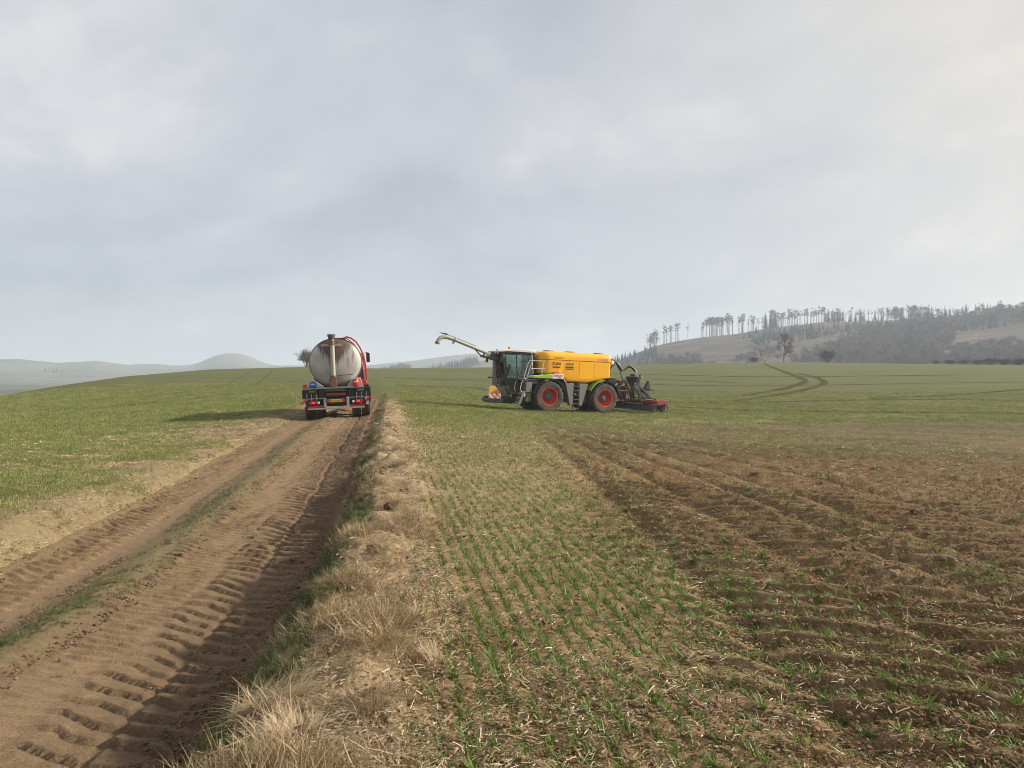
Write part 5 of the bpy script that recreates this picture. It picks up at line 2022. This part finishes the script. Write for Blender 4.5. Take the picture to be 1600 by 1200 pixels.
CL = [(612, 800, 0.12), (590, 820, 0.11), (625, 850, 0.10), (560, 850, 0.10), (600, 742, 0.11), (618, 690, 0.10), (588, 715, 0.10), (583, 768, 0.17), (598, 760, 0.14), (575, 790, 0.15), (610, 725, 0.10), (632, 775, 0.10), (604, 705, 0.11), (596, 700, 0.09), (640, 830, 0.09), (605, 668, 0.10), (610, 660, 0.11), (600, 652, 0.11)]
CL2 = [(1345, 862, 0.13), (1400, 905, 0.11), (1540, 940, 0.16), (1480, 885, 0.10), (1430, 800, 0.12), (1560, 800, 0.14), (1280, 770, 0.12), (1180, 740, 0.12), (1515, 1035, 0.09), (1340, 1010, 0.07), (1585, 900, 0.13), (1220, 835, 0.09), (1120, 800, 0.10)]
for lst, lab, grp in ((CL, 'dark crumbly clod of earth lying on the dry grass verge', 'clods on the verge'), (CL2, 'brown clod of earth lying on the churned soil', 'clods on the churned soil')):
    for px, py, rad in lst:
        d = CAM_H * FPX / (py - 590.0)
        x0, y0 = (px - 800) / FPX * d, d
        rad *= 0.62
        bm = lump(rad, int(px + py), 4, 0.85)
        for v_ in bm.verts:
            q = v_.co * 24 / max(rad, 0.05) * 0.1
            v_.co *= 1 + 0.22 * (float(fbm(np.array(q.x * 2 + 9), np.array(q.y * 2 + q.z * 1.7), 2, 7)) - 0.5)
            v_.co.z *= 0.8
        cm = bpy.data.meshes.new('soil_clod')
        bm.to_mesh(cm)
        bm.free()
        for p_ in cm.polygons:
            p_.use_smooth = True
        o = link('soil_clod', cm, V['clod'])
        o.location = (x0, y0, gz(x0, y0) + rad * 0.05)
        o.rotation_euler = (U(-.2, .2), U(-.2, .2), U(0, 6))
        props(o, lab, 'clod', grp)

# ---- wheel ruts left by machines further out in the field
m_rut, t, p, out = new_mat('rut_soil')
tcn = N(t, 'ShaderNodeTexCoord')
nb_ = noise_node(t, tcn.outputs['Object'], 0.8, 5, 0.7)
c = mix_node(t, nb_, (0.050, 0.046, 0.018), (0.100, 0.094, 0.038))
t.links.new(c, p.inputs['Base Color'])
p.inputs['Roughness'].default_value = 1.0
p.inputs['Specular IOR Level'].default_value = 0.0
m_pale, t, p, out = new_mat('pale_tramline')
tcn = N(t, 'ShaderNodeTexCoord')
nb_ = noise_node(t, tcn.outputs['Object'], 0.5, 5, 0.7)
c = mix_node(t, nb_, (0.072, 0.090, 0.023), (0.128, 0.132, 0.044))
t.links.new(c, p.inputs['Base Color'])
p.inputs['Roughness'].default_value = 1.0
p.inputs['Specular IOR Level'].default_value = 0.0


def pix_ground(px, py):
    r_ = np.array([(px - 800) / FPX, 1.0, -(py - 590.0) / FPX])
    ts = np.concatenate([np.arange(3, 60, 0.05), np.arange(60, 330, 0.25)])
    zz = CAM_H + r_[2] * ts - base_z(r_[0] * ts, ts)
    i_ = np.argmax(zz < 0)
    if not (zz < 0).any():
        i_ = int(np.argmin(zz))
    return np.array([r_[0] * ts[i_], ts[i_]])


def rut(pixels, width, mat, label, name='wheel_rut'):
    g = np.array([pix_ground(*q) for q in pixels])
    tt = np.linspace(0, len(g) - 1, 30 * (len(g) - 1))
    i0 = np.clip(np.floor(tt).astype(int), 0, len(g) - 2)
    fr_ = tt - i0
    gm = np.vstack([2 * g[0] - g[1], g, 2 * g[-1] - g[-2]])
    p0, p1, p2, p3 = (gm[i0 + k_] for k_ in range(4))
    fr_ = fr_[:, None]
    c_ = 0.5 * (2 * p1 + (p2 - p0) * fr_ + (2 * p0 - 5 * p1 + 4 * p2 - p3) * fr_ ** 2 + (-p0 + 3 * p1 - 3 * p2 + p3) * fr_ ** 3)
    tg = np.gradient(c_, axis=0)
    tg /= np.linalg.norm(tg, axis=1)[:, None] + 1e-9
    nn_ = np.stack([-tg[:, 1], tg[:, 0]], -1)
    wv = width * (0.55 + 0.9 * vnoise(tt * 3.1, tt * 0, 7))[:, None]
    L, Rr = c_ + nn_ * wv / 2, c_ - nn_ * wv / 2
    ring_ = []
    for q, dz in ((L, 0.0), (c_, 0.035), (Rr, 0.0)):
        zz = base_z(q[:, 0], q[:, 1]) + 0.035 + dz
        ring_.append(np.column_stack([q, zz]))
    vv_ = np.stack(ring_, 1).reshape(-1, 3)
    k_ = np.arange(len(tt) - 1)[:, None] * 3
    f_ = np.concatenate([k_ + np.array([[0, 1, 4, 3]]), k_ + np.array([[1, 2, 5, 4]])])
    o = link(name, np_mesh(name, vv_, f_), mat)
    props(o, label, None, None, 'structure')


rut([(1195, 569), (1207, 574), (1228, 582), (1256, 593), (1255, 598), (1232, 606), (1200, 612), (1165, 618)], 1.1, m_rut, 'dark wheel rut curving back across the green field')
rut([(1250, 584), (1275, 590), (1288, 597), (1283, 602), (1262, 608), (1235, 614), (1195, 620), (1150, 627)], 1.0, m_rut, 'outer wheel rut curving back across the green field')
rut([(1600, 609), (1560, 612), (1510, 616), (1440, 620), (1360, 623)], 0.7, m_rut, 'faint wheel rut along the green field edge')
rut([(620, 602), (660, 604), (700, 605), (740, 606), (765, 610)], 0.5, m_rut, 'thin dark rut across the green field')
rut([(1060, 636), (1160, 641), (1300, 644), (1450, 645), (1610, 647)], 0.55, m_rut, 'dark rut at the upper edge of the churned soil')
rut([(600, 630), (660, 634), (720, 636), (790, 640), (860, 648)], 0.5, m_rut, 'dark rut leading to the tractor wheels')
m_faint, t, p, out = new_mat('faint_wheeling')
tcn = N(t, 'ShaderNodeTexCoord')
nb_ = noise_node(t, tcn.outputs['Object'], 0.6, 5, 0.7)
c = mix_node(t, nb_, (0.040, 0.050, 0.016), (0.085, 0.088, 0.032))
t.links.new(c, p.inputs['Base Color'])
p.inputs['Roughness'].default_value = 1.0
p.inputs['Specular IOR Level'].default_value = 0.0
rut([(960, 584), (1080, 587), (1200, 589), (1330, 588), (1500, 586)], 0.9, m_faint, 'faint wheeling across the upper green field')
rut([(1000, 600), (1100, 603), (1240, 603), (1400, 600), (1600, 597)], 0.5, m_faint, 'second faint wheeling across the green field')
rut([(600, 590), (680, 593), (760, 594)], 0.5, m_faint, 'faint wheeling left of the tractor boom')
rut([(1040, 629), (1150, 630), (1280, 627), (1420, 625), (1600, 626)], 0.35, m_faint, 'faint wheeling just above the churned soil')
rut([(40, 660), (150, 640), (260, 628), (370, 615)], 0.3, m_faint, 'faint wheeling down the left field')
rut([(395, 578), (380, 588), (350, 602), (310, 614), (240, 628)], 0.35, m_pale, 'pale tramline in the green field', 'tramline')
rut([(430, 577), (415, 590), (395, 604)], 0.35, m_pale, 'short pale tramline in the green field', 'tramline')
rut([(60, 638), (140, 626), (230, 619), (300, 612)], 0.3, m_pale, 'long pale tramline in the green field', 'tramline')
rut([(820, 585), (900, 590), (1000, 592), (1150, 598)], 0.8, m_pale, 'pale tramline behind the tractor', 'tramline')
# ------------------------------------------------------------------ trees
rnd = random.Random(23)
U = rnd.uniform


def limb(b, p, d, ln, r, depth, spread, twigs, upw=0.15, seg=2):
    pts = [p]
    rs = [r]
    q = p.copy()
    dd_ = d.copy()
    for k_ in range(seg):
        dd_ = (dd_ + Vector((U(-1, 1), U(-1, 1), U(-0.6, 1) + upw)) * 0.16).normalized()
        q = q + dd_ * ln / seg
        pts.append(q.copy())
        rs.append(r * (1 - 0.45 * (k_ + 1) / seg))
    b.tube(pts, rs, 5 if r > 0.05 else 3, False)
    if depth == 0:
        twigs.append((q, dd_, ln))
        return
    for _ in range(rnd.choice((2, 3, 3, 4)) if depth > 1 else rnd.choice((3, 4))):
        t_ = U(0.35, 1.0)
        base = pts[0].lerp(pts[-1], t_)
        a = U(0, 6.283)
        side = dd_.orthogonal().normalized()
        side = Matrix.Rotation(a, 3, dd_) @ side
        nd = (dd_ * U(0.5, 0.9) + side * spread * U(0.6, 1.2) + Vector((0, 0, upw))).normalized()
        limb(b, base, nd, ln * U(0.55, 0.8), rs[-1] * U(0.45, 0.7), depth - 1, spread, twigs, upw, seg)


def twig_faces(twigs, n, ln, w):
    vs, fs = [], []
    for q, d_, l_ in twigs:
        for _ in range(n):
            d2 = (d_ + Vector((U(-1, 1), U(-1, 1), U(-0.6, 1))) * 0.8).normalized()
            s_ = d2.orthogonal().normalized()
            s_ = Matrix.Rotation(U(0, 6.28), 3, d2) @ s_
            p0 = q - d_ * l_ * U(0, 0.9)
            e = p0 + d2 * ln * U(0.5, 1.2)
            o = len(vs)
            vs += [tuple(p0 - s_ * w), tuple(p0 + s_ * w), tuple(e + s_ * w * 0.3)]
            fs.append((o, o + 1, o + 2))
    return vs, fs


def pyd(name, vs, fs, mat):
    me_ = bpy.data.meshes.new(name)
    me_.from_pydata([tuple(v_) for v_ in vs], [], fs)
    me_.materials.append(mat)
    return me_


def bare_tree(h, seed, bushy=False, depth=3):
    global rnd, U
    rnd = random.Random(seed)
    U = rnd.uniform
    b = MB()
    tw = []
    if bushy:
        for _ in range(20):
            a = U(0, 6.283)
            limb(b, Vector((U(-.12, .12) * h, U(-.12, .12) * h, 0)), Vector((math.cos(a) * U(.2, .9), math.sin(a) * U(.2, .9), 1)).normalized(), h * U(.35, .5), h * 0.012, 2, 0.75, tw, 0.2)
        trunk_b, crown_b = MB(), b
        trunk_b.tube([(0, 0, -0.3), (0.05, 0, h * 0.25)], [h * 0.02, h * 0.012], 5)
    else:
        trunk_b = MB()
        pts, rs = [Vector((0, 0, -0.4))], [h * 0.028]
        for k_ in range(1, 6):
            pts.append(Vector((U(-.02, .02) * h, U(-.02, .02) * h, h * 0.72 * k_ / 5)))
            rs.append(h * 0.024 * (1 - 0.15 * k_))
        trunk_b.tube(pts, rs, 7)
        for k_ in range(15):
            z_ = h * U(0.16, 0.72)
            a = U(0, 6.283)
            up_ = U(0.35, 0.9)
            limb(b, Vector((0, 0, z_)), Vector((math.cos(a), math.sin(a), up_)).normalized(), h * U(0.20, 0.30), h * 0.010, depth - 1, 0.65, tw, 0.12)
        for _ in range(4):
            limb(b, pts[-1], Vector((U(-.5, .5), U(-.5, .5), 1)).normalized(), h * 0.2, h * 0.009, depth - 1, 0.6, tw, 0.2)
        crown_b = b
    vs, fs = twig_faces(tw, 22 if bushy else 15, h * (0.13 if bushy else 0.10), h * (0.0048 if bushy else 0.0036))
    crown_b.add(vs, fs)
    tm_ = trunk_b.mesh('trunk')
    tm_.materials.append(V['bark'])
    cm_ = pyd('crown', crown_b.v, crown_b.f, V['twig'])
    return tm_, cm_


def clumps(cs, n, size, mat, name, flat=0.6):
    """leafy clumps: small random triangles spread through ellipsoids cs = (centre, radii)"""
    vs, fs = [], []
    for c_, r_ in cs:
        for _ in range(n):
            u_ = Vector((U(-1, 1), U(-1, 1), U(-1, 1)))
            while u_.length > 1:
                u_ = Vector((U(-1, 1), U(-1, 1), U(-1, 1)))
            q = Vector(c_) + Vector((u_.x * r_[0], u_.y * r_[1], u_.z * r_[2]))
            d1 = Vector((U(-1, 1), U(-1, 1), U(-1, 1) * flat)).normalized() * size * U(0.6, 1.3)
            d2 = Vector((U(-1, 1), U(-1, 1), U(-1, 1) * flat)).normalized() * size * U(0.6, 1.3)
            o = len(vs)
            vs += [tuple(q), tuple(q + d1), tuple(q + d2)]
            fs.append((o, o + 1, o + 2))
    return pyd(name, vs, fs, mat)


def pine(h, seed, frac=0.38, dens=1.0):
    global rnd, U
    rnd = random.Random(seed)
    U = rnd.uniform
    b = MB()
    lean = (U(-.03, .03) * h, U(-.03, .03) * h)
    top = (lean[0], lean[1], h * 0.97)
    b.tube([(0, 0, -0.6), (lean[0] * .4, lean[1] * .4, h * 0.5), top], [h * 0.013, h * 0.010, h * 0.003], 5)
    cs = []
    for _ in range(int(11 * dens)):
        z_ = h * U(1 - frac, 0.98)
        w_ = h * 0.105 * (1.15 - abs((z_ / h - (1 - frac * 0.55)) / frac))
        a = U(0, 6.283)
        c_ = (lean[0] * z_ / h + w_ * math.cos(a) * U(.3, 1), lean[1] * z_ / h + w_ * math.sin(a) * U(.3, 1), z_)
        b.tube([(lean[0] * z_ / h, lean[1] * z_ / h, z_ - h * .02), c_], [h * 0.003, h * 0.0015], 3, False)
        cs.append((c_, (h * 0.055, h * 0.055, h * 0.028)))
    for _ in range(5):
        z_ = h * U(0.3, 1 - frac)
        a = U(0, 6.283)
        b.tube([(0, 0, z_), (h * 0.05 * math.cos(a), h * 0.05 * math.sin(a), z_ + h * 0.01)], [h * 0.0022, h * 0.001], 3, False)
    tm_ = b.mesh('trunk')
    tm_.materials.append(V['pbark'])
    return tm_, clumps(cs, 26, h * 0.030, V['needle'], 'crown')


def spruce(h, seed):
    global rnd, U
    rnd = random.Random(seed)
    U = rnd.uniform
    b = MB()
    b.tube([(0, 0, -0.6), (0, 0, h * 0.97)], [h * 0.014, h * 0.002], 5)
    tm_ = b.mesh('trunk')
    tm_.materials.append(V['bark'])
    vs, fs = [], []
    lay = 20
    for k_ in range(lay):
        z_ = h * (0.10 + 0.90 * k_ / lay)
        rad = h * 0.19 * (1 - k_ / lay) ** 0.85 + h * 0.012
        for j_ in range(13):
            a = U(0, 6.283)
            rr_ = rad * U(0.6, 1.15)
            w_ = rad * 0.22
            d_ = Vector((math.cos(a), math.sin(a), 0))
            s_ = Vector((-math.sin(a), math.cos(a), 0))
            o = len(vs)
            p0 = Vector((0, 0, z_ + h * 0.02))
            vs += [tuple(p0), tuple(d_ * rr_ * 0.6 + s_ * w_ + Vector((0, 0, z_ - rr_ * .10))), tuple(d_ * rr_ + Vector((0, 0, z_ - rr_ * U(.2, .5)))), tuple(d_ * rr_ * 0.6 - s_ * w_ + Vector((0, 0, z_ - rr_ * .15)))]
            fs += [(o, o + 1, o + 2), (o, o + 2, o + 3)]
    return tm_, pyd('crown', vs, fs, V['spruce'])


KINDS = {
    'pine': [pine(20, 100 + i, U(0.28, 0.45)) for i in range(5)],
    'thin_pine': [pine(20, 120 + i, 0.5, 0.55) for i in range(3)],
    'spruce': [spruce(17, 140 + i) for i in range(3)],
    'bare': [bare_tree(15, 160 + i) for i in range(4)],
    'bush': [bare_tree(5, 180 + i, True) for i in range(3)],
}
rnd = random.Random(77)
U = rnd.uniform


def ground_at(px, d):
    az_ = math.atan2((px - 800) / FPX, 1.0)
    x_, y_ = d * math.sin(az_), d * math.cos(az_)
    return x_, y_


def hill_z(x_, y_):
    d_ = np.hypot(x_, y_)
    return base_z(x_, y_) + sstep(430, 520, d_) * 3.0 * (fbm(x_ * 0.012, y_ * 0.012, 4, 141) - 0.5)


def tree(kind, name, x_, y_, s_, label, group=None, var=None, z_=None, cat='tree'):
    tm_, cm_ = rnd.choice(KINDS[kind]) if var is None else KINDS[kind][var]
    o = empty(name, (x_, y_, float(hill_z(np.array(x_), np.array(y_))) if z_ is None else z_), (0, 0, U(0, 6.28)))
    o.scale = (s_ * U(.9, 1.1), s_ * U(.9, 1.1), s_)
    link('trunk', tm_, None, o)
    link('crown', cm_, None, o)
    props(o, label, cat, group)
    return o


# single trees and bushes along the crest
def crest(px, py, hpx, kind, base_h, name, label, var, dd_=0.0, group=None, cat='tree', wide=1.0):
    D_ = float(np.interp(px, T_PX, T_DC)) + dd_
    x_, y_ = ground_at(px, D_)
    z_ = float(base_z(np.array(x_), np.array(y_)))
    s_ = hpx * math.hypot(x_, y_) / FPX / base_h
    o = tree(kind, name, x_, y_, s_, label, group, var, z_ - 0.1, cat)
    o.scale[0] *= wide
    o.scale[1] *= wide
    return o


crest(1225, 566, 37, 'bare', 14.0, 'bare_tree', 'lone bare broadleaf tree on the crest beside the raised hide', 0, 4, wide=1.0)
crest(1292, 567, 22, 'bush', 4.6, 'bare_bush', 'round dark bare bush on the crest right of the lone tree', 0, 6, cat='bush', wide=1.25)
crest(481, 573, 31, 'bush', 4.6, 'bare_bush', 'tall bare bush standing behind the truck tank', 1, 8, cat='bush', wide=0.95)
crest(1177, 567, 10, 'bush', 4.6, 'bare_bush', 'small dark bush at the foot of the raised hide', 2, 5, cat='bush', wide=1.6)
for px, hp, wd in ((1462, 7, 2.0), (1483, 8, 2.0), (1505, 9, 2.0), (1527, 9, 2.0), (1548, 12, 1.6), (1570, 10, 1.9), (1592, 11, 1.8), (1615, 11, 1.8)):
    crest(px, 572, hp, 'bush', 4.6, 'hedge_bush', 'low dark bush in the hedge along the field edge', None, 6, 'bushes of the far hedge', 'bush', wd)

# raised hide (hunting stand)
M['old_wood'] = paint('weathered_wood', (0.30, 0.25, 0.18), 0.85, dirt=0.3, dirt_col=(0.12, 0.10, 0.075), scale=2)
M['pale_wood'] = paint('pale_new_timber', (0.55, 0.46, 0.33), 0.8, dirt=0.2, scale=2)
hx_, hy_ = ground_at(1192, 303.0)
hide = empty('raised_hide', (hx_, hy_, float(base_z(np.array(hx_), np.array(hy_)))), (0, 0, R(25)))
props(hide, 'wooden raised hunting hide on slanted legs at the top of the field', 'hunting hide')
for sx in (-1, 1):
    for sy in (-1, 1):
        b = MB()
        b.tube([(sx * 1.15, sy * 1.1, -0.2), (sx * 0.6, sy * 0.6, 2.6)], 0.10, 6)
        b.build('leg', M['pale_wood'], hide)
b = MB()
b.tube([(-1.0, -1.0, 0.3), (0.75, -0.75, 2.0)], 0.07, 6)
b.tube([(1.0, -1.0, 0.3), (-0.75, -0.75, 2.0)], 0.07, 6)
b.build('brace', M['pale_wood'], hide)
b = MB()
b.b2(-0.8, 0.8, -0.8, 0.8, 2.55, 2.68)
b.build('floor', M['old_wood'], hide)
b = MB()
b.b2(-0.8, 0.8, -0.8, -0.74, 2.68, 3.45)
b.b2(-0.8, 0.8, 0.74, 0.8, 2.68, 4.3)
b.b2(-0.8, -0.74, -0.74, 0.74, 2.68, 3.45)
b.b2(0.74, 0.8, -0.74, 0.74, 2.68, 3.45)
for sx in (-0.77, 0.77):
    b.b2(sx - 0.05, sx + 0.05, -0.82, -0.72, 3.45, 4.3)
b.build('cabin', M['old_wood'], hide)
b = MB()
b.prism([(-1.05, 4.3), (1.05, 4.55), (1.05, 4.65), (-1.05, 4.4)], 'yz', -1.0, 1.0)
b.build('roof', M['dark'], hide)
b = MB()
b.tube([(-0.25, -2.2, -0.1), (-0.25, -0.8, 2.6)], 0.05, 5)
b.tube([(0.25, -2.2, -0.1), (0.25, -0.8, 2.6)], 0.05, 5)
for k_ in range(7):
    f_ = (k_ + 1) / 8
    b.tube([(-0.25, -2.2 + 1.4 * f_, -0.1 + 2.7 * f_), (0.25, -2.2 + 1.4 * f_, -0.1 + 2.7 * f_)], 0.035, 5)
b.build('ladder', M['pale_wood'], hide)

# ---- ridge of the felled hill: trees one can tell apart against the sky
RIDGE = [
    # px range, count, kinds, height in metres, distance range, label
    ((1012, 1030), 6, ('thin_pine', 'bare'), (15, 20), (860, 890), 'thin tree left standing at the low end of the felled ridge'),
    ((1036, 1064), 11, ('pine', 'thin_pine'), (18, 23), (872, 886), 'tall bare-stemmed pine of the small group on the felled ridge'),
    ((1073, 1075), 1, ('thin_pine',), (19, 20), (874, 876), 'single thin pine standing alone between two groups on the ridge'),
    ((1091, 1100), 4, ('thin_pine',), (15, 20), (872, 886), 'slim pine at the edge of the long pine stand'),
    ((1102, 1142), 30, ('pine',), (20, 24), (868, 905), 'tall pine of the long dense stand on the ridge'),
    ((1143, 1162), 11, ('pine', 'thin_pine'), (19, 23), (868, 900), 'tall pine closing the long dense stand on the ridge'),
    ((1167, 1192), 12, ('thin_pine', 'pine'), (13, 19), (872, 895), 'scattered thin pine past the end of the dense stand'),
    ((1193, 1212), 16, ('spruce', 'pine'), (15, 21), (850, 890), 'dark conifer in the clump breaking the ridge line'),
    ((1213, 1290), 58, ('pine', 'thin_pine'), (13, 19), (868, 892), 'slender pine in the see-through row along the ridge'),
    ((1290, 1378), 48, ('pine', 'spruce', 'thin_pine'), (10, 16), (868, 892), 'conifer of the mixed wood on the middle ridge'),
    ((1379, 1450), 36, ('pine', 'thin_pine', 'bare'), (11, 17), (868, 892), 'wide-spaced tree on the ridge above the grey wood'),
    ((1450, 1600), 56, ('pine', 'spruce', 'bare', 'thin_pine'), (8, 14), (850, 890), 'tree on the high end of the ridge'),
]
n_tr = 0
GRP = {r_[5]: g_ for r_, g_ in zip(RIDGE, ('low ridge end trees', 'small ridge group', None, 'stand edge pines', 'long pine stand', 'stand end pines', 'scattered ridge pines', 'conifer clump', 'see-through pine row', 'mixed ridge wood', 'wide-spaced ridge trees', 'high ridge end trees'))}
for (p0, p1), cnt, kinds, (h0, h1), (d0_, d1_), lab in RIDGE:
    for k_ in range(cnt):
        px = U(p0, p1)
        d_ = U(d0_, d1_)
        kd = rnd.choice(kinds)
        x_, y_ = ground_at(px, d_)
        hh = U(h0, h1) * (0.8 if kd == 'bare' else 1.0)
        tree(kd, {'pine': 'pine_tree', 'thin_pine': 'pine_tree', 'spruce': 'spruce_tree', 'bare': 'bare_tree'}[kd], x_, y_, hh / {'spruce': 17, 'bare': 15}.get(kd, 20), lab, GRP[lab] if cnt > 1 else None)
        n_tr += 1
print('ridge trees', n_tr)

# ---- woods on the slopes: a mass of trees, drawn as one object each
WOODPROTO = {}
for kd, lst in KINDS.items():
    ms = []
    for tm_, cm_ in lst:
        b = bmesh.new()
        b.from_mesh(tm_)
        b.from_mesh(cm_)
        m2 = bpy.data.meshes.new('wood_' + kd)
        ntr = len(tm_.polygons)
        b.to_mesh(m2)
        b.free()
        m2.materials.append(tm_.materials[0])
        m2.materials.append(cm_.materials[0])
        mi = np.zeros(len(m2.polygons), np.int32)
        mi[ntr:] = 1
        m2.polygons.foreach_set('material_index', mi)
        ms.append(m2)
    WOODPROTO[kd] = proto('wood_' + kd, ms)


def poly_in(px, py, poly):
    """point in polygon, vectorised"""
    r_ = np.zeros(px.shape, bool)
    n_ = len(poly)
    for i_ in range(n_):
        x0, y0 = poly[i_]
        x1, y1 = poly[(i_ + 1) % n_]
        cond = ((y0 > py) != (y1 > py)) & (px < (x1 - x0) * (py - y0) / (y1 - y0 + 1e-12) + x0)
        r_ ^= cond
    return r_


def wood(name, kind, polys, cand, drange, hrange, base_h, label, pxr):
    a_ = RNG.uniform(pxr[0], pxr[1], cand)
    d_ = RNG.uniform(drange[0], drange[1], cand)
    az_ = np.arctan((a_ - 800) / FPX)
    x_, y_ = d_ * np.sin(az_), d_ * np.cos(az_)
    z_ = hill_z(x_, y_)
    py_ = 590.0 - (z_ - CAM_H) * FPX / y_
    k_ = np.zeros(cand, bool)
    for po in polys:
        k_ |= poly_in(a_, py_, po)
    k_ &= fbm(x_ * 0.03, y_ * 0.03, 2, 301) > 0.30
    x_, y_, z_ = x_[k_], y_[k_], z_[k_]
    n_ = len(x_)
    rot = np.zeros((n_, 3))
    rot[:, 2] = RNG.uniform(0, 6.28, n_)
    scatter(name, WOODPROTO[kind], np.stack([x_, y_, z_ - 0.2], -1), rot, RNG.uniform(hrange[0], hrange[1], n_) / base_h, len(KINDS[kind]), label)
    print(name, n_)


# areas are given where the tree feet stand
wood('conifer_wood', 'spruce', [[(930, 600), (960, 566), (1000, 552), (1022, 545), (1030, 558), (1045, 572), (1060, 600)],
                                [(1150, 527), (1210, 516), (1290, 508), (1400, 505), (1400, 518), (1330, 522), (1260, 532), (1215, 543), (1180, 540)],
                                [(1480, 575), (1510, 562), (1600, 545), (1700, 535), (1700, 560), (1600, 566), (1540, 580)],
                                [(1470, 505), (1560, 494), (1570, 512), (1500, 520)]],
     3000, (500, 900), (4, 10), 17, 'dark conifer wood in patches over the hillside', (920, 1700))
wood('grey_wood', 'bare', [[(1290, 600), (1270, 560), (1330, 535), (1400, 512), (1470, 512), (1490, 530), (1480, 552), (1440, 585), (1450, 620), (1300, 620)],
                           [(1030, 600), (1030, 575), (1060, 566), (1090, 572), (1100, 600)],
                           [(1240, 570), (1270, 556), (1290, 570), (1280, 600), (1240, 600)],
                           [(1400, 506), (1700, 486), (1700, 500), (1560, 512), (1420, 516)],
                           [(1450, 600), (1480, 570), (1700, 566), (1700, 610)]],
     3800, (480, 890), (5, 10), 15, 'leafless grey wood covering the hillside', (1000, 1750))
wood('slope_scrub', 'bush', [[(1150, 560), (1180, 548), (1215, 545), (1230, 560), (1170, 575)], [(1030, 580), (1030, 565), (1100, 572), (1150, 575), (1150, 600), (1040, 600)], [(1330, 560), (1700, 520), (1700, 570), (1330, 600)]],
     3000, (430, 860), (3, 6), 5, 'low scrub on the felled slope', (1000, 1750))
wood('far_hedge_trees', 'spruce', [[(655, 590), (690, 576), (745, 564), (748, 570), (700, 584), (660, 596)]], 1300, (900, 1300), (5, 13), 17, 'dark row of trees climbing the far field edge', (640, 760))
wood('valley_wood', 'spruce', [[(-200, 600), (-200, 580), (60, 580), (130, 584), (170, 588), (160, 596), (100, 592), (0, 594)]], 3600, (1700, 2250), (7, 13), 17, 'dark wood on the low ridge across the valley', (-200, 200))
wood('hamlet_trees', 'bare', [[(540, 600), (560, 580), (640, 576), (640, 590)]], 700, (900, 1500), (8, 14), 15, 'grey trees in the hollow beyond the crest', (530, 660))

# ------------------------------------------------------------------ haze
b = MB()
b.b2(-9400, 9400, -9400, 9400, -60, 122)
hz = b.build('haze', None)
m, t, p, out = new_mat('pale_haze')
t.nodes.remove(p)
pv = N(t, 'ShaderNodeVolumePrincipled')
pv.inputs['Color'].default_value = (0.74, 0.85, 1.0, 1)
pv.inputs['Density'].default_value = 0.00043
pv.inputs['Anisotropy'].default_value = 0.15
t.links.new(pv.outputs[0], out.inputs['Volume'])
hz.data.materials.clear()
hz.data.materials.append(m)
props(hz, 'thin grey-blue haze over the whole landscape', None, None, 'stuff')
